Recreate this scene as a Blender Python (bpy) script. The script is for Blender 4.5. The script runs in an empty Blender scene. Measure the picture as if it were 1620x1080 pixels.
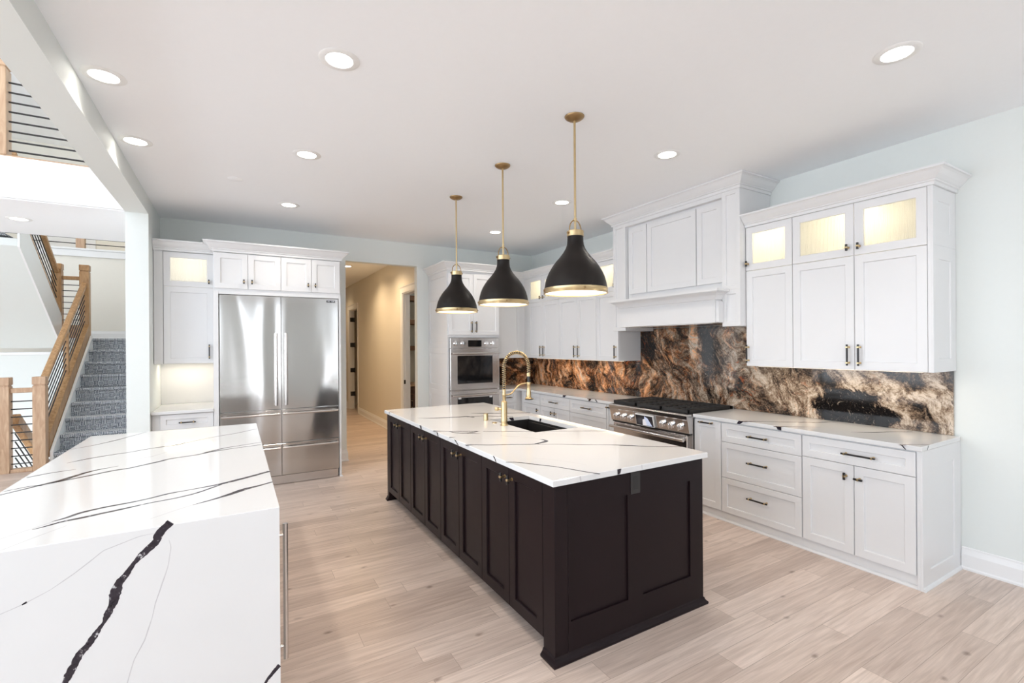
import bpy, bmesh, math, random
from mathutils import Vector, Matrix
random.seed(7)
SC = bpy.context.scene
COL = SC.collection
PI = math.pi

# ---------------------------------------------------------------- camera
CAM_H = 1.589
_th, _roll = math.radians(30.383), -0.0071
_R = Vector((math.cos(_th), -math.sin(_th), 0)); _F = Vector((math.sin(_th), math.cos(_th), 0)); _U = Vector((0, 0, 1))
_R2 = math.cos(_roll)*_R + math.sin(_roll)*_U
_U2 = math.cos(_roll)*_U - math.sin(_roll)*_R
cd = bpy.data.cameras.new('camera'); cam = bpy.data.objects.new('camera', cd); COL.objects.link(cam)
m4 = Matrix((( _R2.x, _U2.x, -_F.x, 0), (_R2.y, _U2.y, -_F.y, 0), (_R2.z, _U2.z, -_F.z, CAM_H), (0, 0, 0, 1)))
cam.matrix_world = m4
cd.sensor_width = 36; cd.lens = 746.95/1620*36; cd.shift_y = 5.65/1620; cd.clip_start = 0.05
SC.camera = cam

# ---------------------------------------------------------------- view + world
SC.view_settings.view_transform = 'Standard'; SC.view_settings.look = 'None'
SC.view_settings.gamma = 1; SC.view_settings.use_curve_mapping = False
SC.view_settings.exposure = EXPOSURE = -0.18
SC.cycles.max_bounces = 12; SC.cycles.diffuse_bounces = 8; SC.cycles.glossy_bounces = 5
SC.cycles.transparent_max_bounces = 12; SC.cycles.sample_clamp_indirect = 8
SC.cycles.caustics_reflective = False; SC.cycles.caustics_refractive = False
SC.cycles.use_denoising = True
W = bpy.data.worlds.new('world'); SC.world = W; W.use_nodes = True
nt = W.node_tree; nt.nodes.clear()
wo = nt.nodes.new('ShaderNodeOutputWorld'); bg = nt.nodes.new('ShaderNodeBackground')
tc = nt.nodes.new('ShaderNodeTexCoord'); sx = nt.nodes.new('ShaderNodeSeparateXYZ'); rp = nt.nodes.new('ShaderNodeValToRGB')
mr = nt.nodes.new('ShaderNodeMapRange'); mr.inputs[1].default_value = -1; mr.inputs[2].default_value = 1
nt.links.new(tc.outputs['Generated'], sx.inputs[0]); nt.links.new(sx.outputs[2], mr.inputs[0])
nt.links.new(mr.outputs[0], rp.inputs[0]); nt.links.new(rp.outputs[0], bg.inputs[0]); nt.links.new(bg.outputs[0], wo.inputs[0])
e = rp.color_ramp.elements
e[0].position = 0.0; e[0].color = (0.92, 0.985, 1.075, 1)
e[1].position = 1.0; e[1].color = (0.52, 0.64, 0.80, 1)
a = e.new(0.49); a.color = (0.925, 0.985, 1.065, 1)
a = e.new(0.53); a.color = (0.71, 0.78, 0.86, 1)
bg.inputs[1].default_value = WORLD_STRENGTH = 6.5

def portal(name, loc, rot, sx_, sy_):
    l = bpy.data.lights.new(name, 'AREA'); l.shape = 'RECTANGLE'; l.size = sx_; l.size_y = sy_
    l.cycles.is_portal = True
    o = bpy.data.objects.new(name, l); COL.objects.link(o); o.location = loc; o.rotation_euler = rot
    return o
# daylight openings: unseen rear and great-room windows, sized for the light they let in
portal('daylight_rear_left', (.3, -3.98, 1.52), (PI/2, 0, 0), .5, 2.95)
portal('daylight_rear_right', (3.4, -3.98, 1.52), (PI/2, 0, 0), 1.4, 2.95)
portal('daylight_great_room', (-4.9, -3.98, 2.7), (PI/2, 0, 0), 3.0, 5.0)
portal('daylight_great_room_side', (-6.98, 2.4, 2.7), (PI/2, 0, -PI/2), 11.6, 5.0)

# ---------------------------------------------------------------- mesh builder
class MB:
    def __init__(s): s.v = []; s.f = []; s.m = []
    def add(s, vs, fs, mi=0):
        b = len(s.v); s.v += [tuple(p) for p in vs]
        for f in fs: s.f.append(tuple(b+i for i in f)); s.m.append(mi)
        return s
    def box(s, x0, x1, y0, y1, z0, z1, b=0.0, mi=0, F=None):
        if x0 > x1: x0, x1 = x1, x0
        if y0 > y1: y0, y1 = y1, y0
        if z0 > z1: z0, z1 = z1, z0
        X = (x0, x1); Y = (y0, y1); Z = (z0, z1)
        if b <= 0:
            vs = [(X[i], Y[j], Z[k]) for i in (0, 1) for j in (0, 1) for k in (0, 1)]
            fs = [(0, 1, 3, 2), (4, 6, 7, 5), (0, 4, 5, 1), (2, 3, 7, 6), (0, 2, 6, 4), (1, 5, 7, 3)]
        else:
            b = min(b, (x1-x0)*.45, (y1-y0)*.45, (z1-z0)*.45)
            vs = []; idx = {}
            for i in (0, 1):
                for j in (0, 1):
                    for k in (0, 1):
                        for ax in range(3):
                            p = [X[i], Y[j], Z[k]]; sg = [1-2*i, 1-2*j, 1-2*k]
                            for q in range(3):
                                if q != ax: p[q] += sg[q]*b
                            idx[i, j, k, ax] = len(vs); vs.append(tuple(p))
            fs = []
            for ax in range(3):
                o1, o2 = [q for q in range(3) if q != ax]
                for e_ in (0, 1):
                    loop = []
                    for (u, w) in ((0, 0), (1, 0), (1, 1), (0, 1)):
                        c = [0, 0, 0]; c[ax] = e_; c[o1] = u; c[o2] = w; loop.append(idx[c[0], c[1], c[2], ax])
                    fs.append(tuple(loop))
                for u in (0, 1):
                    for w in (0, 1):
                        c0 = [0, 0, 0]; c0[o1] = u; c0[o2] = w; c1 = list(c0); c1[ax] = 1
                        fs.append((idx[c0[0], c0[1], c0[2], o1], idx[c0[0], c0[1], c0[2], o2], idx[c1[0], c1[1], c1[2], o2], idx[c1[0], c1[1], c1[2], o1]))
            for i in (0, 1):
                for j in (0, 1):
                    for k in (0, 1): fs.append((idx[i, j, k, 0], idx[i, j, k, 1], idx[i, j, k, 2]))
        if F: vs = [F(*p) for p in vs]
        return s.add(vs, fs, mi)
    def lathe(s, prof, c=(0, 0, 0), seg=32, mi=0, F=None, cap0=True, cap1=True):
        vs = []; n = len(prof)
        for k in range(seg):
            t = 2*PI*k/seg
            for r, z in prof:
                p = (r*math.cos(t), r*math.sin(t), z)
                p = F(*p) if F else (c[0]+p[0], c[1]+p[1], c[2]+p[2])
                vs.append(p)
        fs = []
        for k in range(seg):
            k2 = (k+1) % seg
            for i in range(n-1): fs.append((k*n+i, k2*n+i, k2*n+i+1, k*n+i+1))
        if cap0: fs.append(tuple(k*n for k in range(seg)))
        if cap1: fs.append(tuple(k*n+n-1 for k in range(seg)))
        return s.add(vs, fs, mi)
    def tube(s, path, r, seg=10, mi=0, closed=False, caps=True):
        P = [Vector(p) for p in path]; n = len(P); vs = []
        R = r if isinstance(r, (list, tuple)) else [r]*n
        up = None
        for i in range(n):
            t = (P[(i+1) % n]-P[i-1]) if (closed or 0 < i < n-1) else (P[1]-P[0] if i == 0 else P[-1]-P[-2])
            t.normalize()
            if up is None:
                up = Vector((0, 0, 1)) if abs(t.z) < .9 else Vector((1, 0, 0))
            up = (up - t*up.dot(t)).normalized(); sd = t.cross(up)
            for k in range(seg):
                a_ = 2*PI*k/seg
                vs.append(P[i]+R[i]*(math.cos(a_)*up+math.sin(a_)*sd))
        fs = []
        for i in range(n if closed else n-1):
            i2 = (i+1) % n
            for k in range(seg):
                k2 = (k+1) % seg
                fs.append((i*seg+k, i*seg+k2, i2*seg+k2, i2*seg+k))
        if not closed and caps:
            fs.append(tuple(range(seg))); fs.append(tuple((n-1)*seg+k for k in range(seg)))
        return s.add(vs, fs, mi)
    def bar(s, p0, p1, w, h, mi=0, b=0.0, up=(0, 0, 1)):
        p0 = Vector(p0); p1 = Vector(p1); t = (p1-p0); L = t.length; t.normalize()
        u = Vector(up); u = (u-t*u.dot(t)).normalized(); sd = t.cross(u)
        F = lambda a_, b_, c_: tuple(p0+t*a_+sd*b_+u*c_)
        return s.box(0, L, -w/2, w/2, -h/2, h/2, b, mi, F)
    def prism(s, poly, F, c0, c1, mi=0):
        n = len(poly)
        vs = [F(p[0], p[1], c0) for p in poly]+[F(p[0], p[1], c1) for p in poly]
        fs = [tuple(range(n)), tuple(range(n, 2*n))]+[(i, (i+1) % n, n+(i+1) % n, n+i) for i in range(n)]
        return s.add(vs, fs, mi)
    def sweep(s, path, prof, mi=0, closed=False):
        """profile (out, z) closed polygon swept along XY path; 'out' is to the right of travel"""
        P = [Vector((p[0], p[1])) for p in path]; n = len(P); m = len(prof); vs = []
        for i in range(n):
            d0 = (P[i]-P[i-1]).normalized() if (i > 0 or closed) else None
            d1 = (P[(i+1) % n]-P[i]).normalized() if (i < n-1 or closed) else None
            if d0 is None: d0 = d1
            if d1 is None: d1 = d0
            n0 = Vector((d0.y, -d0.x)); n1 = Vector((d1.y, -d1.x))
            mt = (n0+n1); mt = mt/ max(1e-6, mt.dot(n0)) if mt.length > 1e-6 else n0
            for o, z in prof: vs.append((P[i].x+mt.x*o, P[i].y+mt.y*o, z))
        fs = []
        for i in range(n if closed else n-1):
            i2 = (i+1) % n
            for k in range(m):
                k2 = (k+1) % m
                fs.append((i*m+k, i*m+k2, i2*m+k2, i2*m+k))
        if not closed: fs.append(tuple(range(m))); fs.append(tuple((n-1)*m+k for k in range(m)))
        return s.add(vs, fs, mi)
    def shaker(s, F, a0, b0, a1, b1, t=0.02, rail=0.057, rec=0.012, mi=0, glass=False, ch=0.0018):
        def ring(i, c): return [F(a0+i, b0+i, c), F(a1-i, b0+i, c), F(a1-i, b1-i, c), F(a0+i, b1-i, c)]
        rings = [ring(0, 0), ring(0, t-ch), ring(ch, t), ring(rail, t)]
        if glass: rings += [ring(rail+.003, t-.004), ring(rail+.003, 0), ring(0, 0)]
        else: rings += [ring(rail+.0025, t-.003), ring(rail+.004, t-rec)]
        vs = [p for r in rings for p in r]; fs = []
        for i in range(len(rings)-1):
            for k in range(4):
                k2 = (k+1) % 4
                fs.append((i*4+k, i*4+k2, i*4+4+k2, i*4+4+k))
        if not glass:
            q = (len(rings)-1)*4; fs.append((q, q+1, q+2, q+3)); fs.append((0, 1, 2, 3))
        return s.add(vs, fs, mi)
    def strip(s, pts, F, mi, jag=0.25, step=0.02):
        """ragged ribbon through (a, b, width) points lying on a surface"""
        Q = []
        for i in range(len(pts)-1):
            p, q = pts[i], pts[i+1]
            L = math.hypot(q[0]-p[0], q[1]-p[1]); n = max(1, int(L/step))
            for k in range(n):
                t = k/n; Q.append([p[j]+(q[j]-p[j])*t for j in range(3)])
        Q.append(list(pts[-1]))
        for _ in range(2):
            Q = [Q[0]]+[[(Q[i-1][j]+2*Q[i][j]+Q[i+1][j])/4 for j in range(3)] for i in range(1, len(Q)-1)]+[Q[-1]]
        vs = []; n = len(Q)
        def walk():
            o = [random.uniform(-1, 1) for _ in range(n+4)]; c = [random.uniform(-1, 1) for _ in range(n//5+3)]
            return [1+jag*(.35*o[i]+.9*(c[i//5]*(1-(i % 5)/5)+c[i//5+1]*(i % 5)/5)) for i in range(n)]
        wa, wb = walk(), walk()
        for i in range(n):
            p = Q[max(0, i-1)]; q = Q[min(n-1, i+1)]
            dx, dy = q[0]-p[0], q[1]-p[1]; L = math.hypot(dx, dy) or 1
            nx, ny = -dy/L, dx/L
            w0 = Q[i][2]/2*wa[i]; w1 = Q[i][2]/2*wb[i]
            vs.append(F(Q[i][0]+nx*w0, Q[i][1]+ny*w0, 0)); vs.append(F(Q[i][0]-nx*w1, Q[i][1]-ny*w1, 0))
        return s.add(vs, [(2*i, 2*i+1, 2*i+3, 2*i+2) for i in range(n-1)], mi)

ORG = {}
def link(o): COL.objects.link(o); return o
def build(name, mb, mats, parent=None, org=None, smooth=False, recalc=True):
    me = bpy.data.meshes.new(name)
    o = ORG[parent.name] if parent else Vector(org if org else (0, 0, 0))
    me.from_pydata([(v[0]-o.x, v[1]-o.y, v[2]-o.z) for v in mb.v], [], mb.f)
    for m in (mats if isinstance(mats, (list, tuple)) else [mats]): me.materials.append(m)
    me.polygons.foreach_set('material_index', mb.m)
    if recalc:
        bm = bmesh.new(); bm.from_mesh(me); bmesh.ops.recalc_face_normals(bm, faces=bm.faces); bm.to_mesh(me); bm.free()
    if smooth:
        me.polygons.foreach_set('use_smooth', [True]*len(me.polygons)); me.set_sharp_from_angle(angle=math.radians(38))
    me.update()
    ob = bpy.data.objects.new(name, me); link(ob)
    if parent: ob.parent = parent
    else: ob.location = o
    ORG[ob.name] = o
    return ob
def tag(o, label, cat, group=None):
    o['label'] = label; o['category'] = cat
    if group: o['group'] = group
    return o
def thing(name, label, cat, loc=(0, 0, 0), group=None):
    o = bpy.data.objects.new(name, None); link(o); o.location = loc; o.empty_display_size = .1
    ORG[o.name] = Vector(loc)
    return tag(o, label, cat, group)
def struct(name, mb, mats, smooth=False):
    o = build(name, mb, mats, smooth=smooth); o['kind'] = 'structure'; return o
def copy_tree(o, parent=None):
    c = o.copy(); COL.objects.link(c)
    if parent: c.parent = parent
    for ch in list(o.children): copy_tree(ch, c)
    return c
def add_light(name, kind, loc, energy, color=(1, 1, 1), parent=None, rot=(0, 0, 0), **kw):
    l = bpy.data.lights.new(name, kind); l.energy = energy; l.color = color
    for k, v in kw.items(): setattr(l, k, v)
    ob = bpy.data.objects.new(name, l); link(ob); ob.rotation_euler = rot
    if parent: ob.parent = parent; ob.location = Vector(loc)-ORG[parent.name]
    else: ob.location = loc
    return ob

# ---------------------------------------------------------------- materials
def nodes(name):
    m = bpy.data.materials.new(name); m.use_nodes = True
    t = m.node_tree; p = t.nodes['Principled BSDF']
    return m, t, p
def N(t, typ, **kw):
    n = t.nodes.new('ShaderNode'+typ)
    for k, v in kw.items(): setattr(n, k, v)
    return n
def mat(name, c, rough=0.5, metal=0.0, var=0.03, scale=9.0, bump=0.0, spec=0.5, coat=0.0, stretch=(1, 1, 1), rvar=0.05):
    m, t, p = nodes(name)
    tcn = N(t, 'TexCoord'); mp = N(t, 'Mapping'); mp.inputs[3].default_value = stretch
    no = N(t, 'TexNoise'); no.inputs['Scale'].default_value = scale; no.inputs['Detail'].default_value = 4
    t.links.new(tcn.outputs['Object'], mp.inputs[0]); t.links.new(mp.outputs[0], no.inputs['Vector'])
    mx = N(t, 'MixRGB'); mx.inputs[1].default_value = tuple(x*(1-var) for x in c)+(1,); mx.inputs[2].default_value = tuple(min(1, x*(1+var)) for x in c)+(1,)
    t.links.new(no.outputs[0], mx.inputs[0]); t.links.new(mx.outputs[0], p.inputs['Base Color'])
    r = N(t, 'MapRange'); r.inputs[3].default_value = max(.02, rough-rvar); r.inputs[4].default_value = rough+rvar
    t.links.new(no.outputs[0], r.inputs[0]); t.links.new(r.outputs[0], p.inputs['Roughness'])
    p.inputs['Metallic'].default_value = metal; p.inputs['Specular IOR Level'].default_value = spec
    p.inputs['Coat Weight'].default_value = coat
    if bump:
        b = N(t, 'Bump'); b.inputs['Strength'].default_value = bump; b.inputs['Distance'].default_value = 0.004
        t.links.new(no.outputs[0], b.inputs['Height']); t.links.new(b.outputs[0], p.inputs['Normal'])
    return m
def emit(name, c, s):
    m, t, p = nodes(name)
    no = N(t, 'TexNoise'); no.inputs['Scale'].default_value = 6
    mx = N(t, 'MixRGB'); mx.inputs[1].default_value = tuple(c)+(1,); mx.inputs[2].default_value = tuple(x*.97 for x in c)+(1,)
    t.links.new(no.outputs[0], mx.inputs[0]); t.links.new(mx.outputs[0], p.inputs['Emission Color'])
    p.inputs['Base Color'].default_value = (.8, .8, .8, 1); p.inputs['Emission Strength'].default_value = s
    return m
M = {}
M['cab'] = mat('cabinet_white_paint', (.72, .72, .725), .32, var=.012, scale=14)
M['wall'] = mat('wall_pale_paint', (.715, .745, .725), .6, var=.012, scale=30, bump=.02)
M['hallw'] = mat('hall_warm_paint', (.70, .66, .58), .6, var=.012, scale=30, bump=.02)
M['stairw'] = mat('stair_cream_paint', (.80, .77, .70), .6, var=.012, scale=30, bump=.02)
M['ceil'] = mat('ceiling_paint', (.895, .91, .93), .7, var=.01, scale=30, bump=.02)
M['trim'] = mat('trim_white_paint', (.80, .80, .80), .35, var=.01, scale=14)
M['quartz'] = mat('white_quartz', (.71, .71, .71), .07, var=.02, scale=3, spec=.55, rvar=.02)
def veinmat():
    m, t, p = nodes('dark_quartz_vein')
    tcn = N(t, 'TexCoord'); no = N(t, 'TexNoise'); no.inputs['Scale'].default_value = 85; no.inputs['Detail'].default_value = 4
    t.links.new(tcn.outputs['Object'], no.inputs['Vector'])
    r = N(t, 'ValToRGB'); e = r.color_ramp.elements
    e[0].position = .3; e[0].color = (.012, .009, .016, 1); e[1].position = .70; e[1].color = (.5, .49, .5, 1)
    x = e.new(.62); x.color = (.03, .024, .034, 1)
    t.links.new(no.outputs[0], r.inputs[0]); t.links.new(r.outputs[0], p.inputs['Base Color']); p.inputs['Roughness'].default_value = .12
    return m
M['vein'] = veinmat()
M['veing'] = mat('grey_quartz_vein', (.52, .51, .52), .12, var=.1, scale=40, rvar=.03)
M['espresso'] = mat('espresso_paint', (.012, .0066, .0078), .34, var=.08, scale=12, spec=.16)
M['black'] = mat('black_metal', (.018, .016, .016), .38, var=.1, scale=20)
M['iron'] = mat('cast_iron', (.02, .019, .019), .55, var=.2, scale=60, bump=.15)
M['brass'] = mat('satin_brass', (.58, .44, .245), .3, 1.0, var=.06, scale=25)
M['abrass'] = mat('antique_brass', (.36, .24, .12), .36, 1.0, var=.14, scale=14)
M['chrome'] = mat('polished_chrome', (.86, .86, .87), .08, 1.0, var=.02, scale=10, rvar=.03)
M['shade'] = mat('matte_black_enamel', (.0135, .0105, .009), .42, var=.1, scale=8, spec=.2)
M['shadein'] = mat('white_enamel', (.82, .80, .76), .5, var=.02)
M['sinkblk'] = mat('black_composite', (.012, .011, .011), .45, var=.2, scale=120)
M['oven_glass'] = mat('black_oven_glass', (.008, .008, .009), .05, var=.1, spec=.6, rvar=.02)
M['granw'] = M['quartz']
M['brownwood'] = mat('brown_painted_wood', (.085, .04, .028), .45, var=.12, scale=10)
M['shelfwood'] = mat('walnut_shelf', (.19, .105, .06), .5, var=.2, scale=10, stretch=(1, 12, 12))
M['lens'] = emit('lamp_lens', (1, .96, .88), 14)
M['lensp'] = emit('pendant_diffuser', (1, .91, .76), 2.6)
M['puck'] = emit('warm_puck', (1, .82, .5), 6)
M['ledstrip'] = emit('led_strip', (1, .84, .6), 1.2)
M['plate'] = mat('white_plastic', (.82, .82, .81), .4, var=.01)

def steel(name, c, rough, wob, stretch):
    m, t, p = nodes(name)
    tcn = N(t, 'TexCoord'); mp = N(t, 'Mapping'); mp.inputs[3].default_value = stretch
    fine = N(t, 'TexNoise'); fine.inputs['Scale'].default_value = 6; fine.inputs['Detail'].default_value = 3
    t.links.new(tcn.outputs['Object'], mp.inputs[0]); t.links.new(mp.outputs[0], fine.inputs['Vector'])
    mx = N(t, 'MixRGB'); mx.inputs[1].default_value = tuple(x*.95 for x in c)+(1,); mx.inputs[2].default_value = tuple(c)+(1,)
    t.links.new(fine.outputs[0], mx.inputs[0]); t.links.new(mx.outputs[0], p.inputs['Base Color'])
    r = N(t, 'MapRange'); r.inputs[3].default_value = rough*.8; r.inputs[4].default_value = rough*1.2
    t.links.new(fine.outputs[0], r.inputs[0]); t.links.new(r.outputs[0], p.inputs['Roughness'])
    p.inputs['Metallic'].default_value = 1.0
    if wob:
        mp2 = N(t, 'Mapping'); mp2.inputs[3].default_value = (1.5, 1.5, .26)
        lo = N(t, 'TexNoise'); lo.inputs['Scale'].default_value = 1.5; lo.inputs['Detail'].default_value = 1; lo.inputs['Distortion'].default_value = .6
        t.links.new(tcn.outputs['Object'], mp2.inputs[0]); t.links.new(mp2.outputs[0], lo.inputs['Vector'])
        b = N(t, 'Bump'); b.inputs['Strength'].default_value = wob; b.inputs['Distance'].default_value = 0.05
        t.links.new(lo.outputs[0], b.inputs['Height']); t.links.new(b.outputs[0], p.inputs['Normal'])
    return m
M['steel'] = steel('brushed_steel', (.66, .63, .61), .2, 0, (1, 1, 60))
M['fridge'] = steel('fridge_steel', (.56, .54, .52), .12, .36, (60, 60, 1))

def oak():
    m, t, p = nodes('golden_oak')
    tcn = N(t, 'TexCoord'); no = N(t, 'TexNoise'); no.inputs['Scale'].default_value = 3.2; no.inputs['Detail'].default_value = 6; no.inputs['Distortion'].default_value = 1.2
    mp = N(t, 'Mapping'); mp.inputs[3].default_value = (7, 7, 1.2)
    t.links.new(tcn.outputs['Object'], mp.inputs[0]); t.links.new(mp.outputs[0], no.inputs['Vector'])
    r = N(t, 'ValToRGB'); e = r.color_ramp.elements
    e[0].position = .3; e[0].color = (.30, .155, .062, 1); e[1].position = .72; e[1].color = (.52, .31, .15, 1)
    t.links.new(no.outputs[0], r.inputs[0]); t.links.new(r.outputs[0], p.inputs['Base Color']); p.inputs['Roughness'].default_value = .38
    return m
M['oak'] = oak()
def oak_raw():
    m = oak(); m.name = 'pale_maple'
    for n in m.node_tree.nodes:
        if n.type == 'VALTORGB':
            n.color_ramp.elements[0].color = (.40, .24, .14, 1); n.color_ramp.elements[1].color = (.58, .40, .26, 1)
    return m
M['maple'] = oak_raw()

def floor_mat():
    m, t, p = nodes('pale_oak_planks')
    L = t.links.new
    tcn = N(t, 'TexCoord'); br = N(t, 'TexBrick')
    br.offset = .39; br.offset_frequency = 2; br.squash = .72; br.squash_frequency = 3; br.inputs['Scale'].default_value = 1; br.inputs['Brick Width'].default_value = 1.32; br.inputs['Row Height'].default_value = .142
    br.inputs['Mortar Size'].default_value = .0012; br.inputs['Mortar Smooth'].default_value = .3; br.inputs['Bias'].default_value = 0
    br.inputs['Color1'].default_value = (0, 0, 0, 1); br.inputs['Color2'].default_value = (1, 1, 1, 1); br.inputs['Mortar'].default_value = (.5, .5, .5, 1)
    wv = N(t, 'TexNoise'); wv.inputs['Scale'].default_value = .8
    L(tcn.outputs['Object'], br.inputs['Vector'])
    sep = N(t, 'SeparateXYZ'); L(tcn.outputs['Object'], sep.inputs[0])
    cmb = N(t, 'CombineXYZ'); ml = N(t, 'Math', operation='MULTIPLY'); ml.inputs[1].default_value = 37
    L(br.outputs['Color'], ml.inputs[0]); L(sep.outputs[0], cmb.inputs[0]); L(sep.outputs[1], cmb.inputs[1]); L(ml.outputs[0], cmb.inputs[2])
    mp = N(t, 'Mapping'); mp.inputs[3].default_value = (1.1, 16, 1); L(cmb.outputs[0], mp.inputs[0])
    gr = N(t, 'TexNoise'); gr.inputs['Scale'].default_value = 2.6; gr.inputs['Detail'].default_value = 8; gr.inputs['Distortion'].default_value = .8; L(mp.outputs[0], gr.inputs['Vector'])
    mp2 = N(t, 'Mapping'); mp2.inputs[3].default_value = (3, 150, 1); L(cmb.outputs[0], mp2.inputs[0])
    fg = N(t, 'TexNoise'); fg.inputs['Scale'].default_value = 1.5; fg.inputs['Detail'].default_value = 2; L(mp2.outputs[0], fg.inputs['Vector'])
    r = N(t, 'ValToRGB'); e = r.color_ramp.elements
    e[0].position = .25; e[0].color = (.53, .415, .345, 1); e[1].position = .75; e[1].color = (.81, .675, .59, 1)
    L(gr.outputs[0], r.inputs[0])
    tint = N(t, 'MixRGB', blend_type='MULTIPLY'); tint.inputs[0].default_value = 1
    tr = N(t, 'ValToRGB'); te = tr.color_ramp.elements; te[0].color = (.75, .72, .70, 1); te[1].color = (1.05, 1.05, 1.05, 1)
    L(br.outputs['Color'], tr.inputs[0]); L(r.outputs[0], tint.inputs[1]); L(tr.outputs[0], tint.inputs[2])
    f2 = N(t, 'MixRGB', blend_type='MULTIPLY'); f2.inputs[0].default_value = .30; L(tint.outputs[0], f2.inputs[1]); L(fg.outputs[0], f2.inputs[2])
    g2 = N(t, 'MixRGB', blend_type='ADD'); g2.inputs[0].default_value = .10; L(f2.outputs[0], g2.inputs[1]); g2.inputs[2].default_value = (.6, .5, .45, 1)
    # knots
    mp3 = N(t, 'Mapping'); mp3.inputs[3].default_value = (1.3, 2.6, 1); L(cmb.outputs[0], mp3.inputs[0])
    vo = N(t, 'TexVoronoi'); vo.inputs['Scale'].default_value = 1.05; vo.voronoi_dimensions = '2D'; L(mp3.outputs[0], vo.inputs['Vector'])
    kn = N(t, 'TexNoise'); kn.inputs['Scale'].default_value = 18; L(cmb.outputs[0], kn.inputs['Vector'])
    ad = N(t, 'Math', operation='MULTIPLY_ADD'); ad.inputs[1].default_value = .06; L(kn.outputs[0], ad.inputs[0]); L(vo.outputs['Distance'], ad.inputs[2])
    kr = N(t, 'ValToRGB'); ke = kr.color_ramp.elements; ke[0].position = .03; ke[0].color = (.35, .30, .27, 1); ke[1].position = .075; ke[1].color = (1, 1, 1, 1)
    L(ad.outputs[0], kr.inputs[0])
    k2 = N(t, 'MixRGB', blend_type='MULTIPLY'); k2.inputs[0].default_value = .8; L(g2.outputs[0], k2.inputs[1]); L(kr.outputs[0], k2.inputs[2])
    mo = N(t, 'MixRGB'); mo.inputs[2].default_value = (.22, .165, .13, 1); L(k2.outputs[0], mo.inputs[1])
    mf = N(t, 'Math', operation='MULTIPLY'); mf.inputs[1].default_value = .75; L(br.outputs['Fac'], mf.inputs[0]); L(mf.outputs[0], mo.inputs[0])
    L(mo.outputs[0], p.inputs['Base Color']); p.inputs['Roughness'].default_value = .33; p.inputs['Specular IOR Level'].default_value = .45
    b = N(t, 'Bump'); b.inputs['Strength'].default_value = .12; b.inputs['Distance'].default_value = .002; L(fg.outputs[0], b.inputs['Height']); L(b.outputs[0], p.inputs['Normal'])
    return m
M['floor'] = floor_mat()

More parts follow.
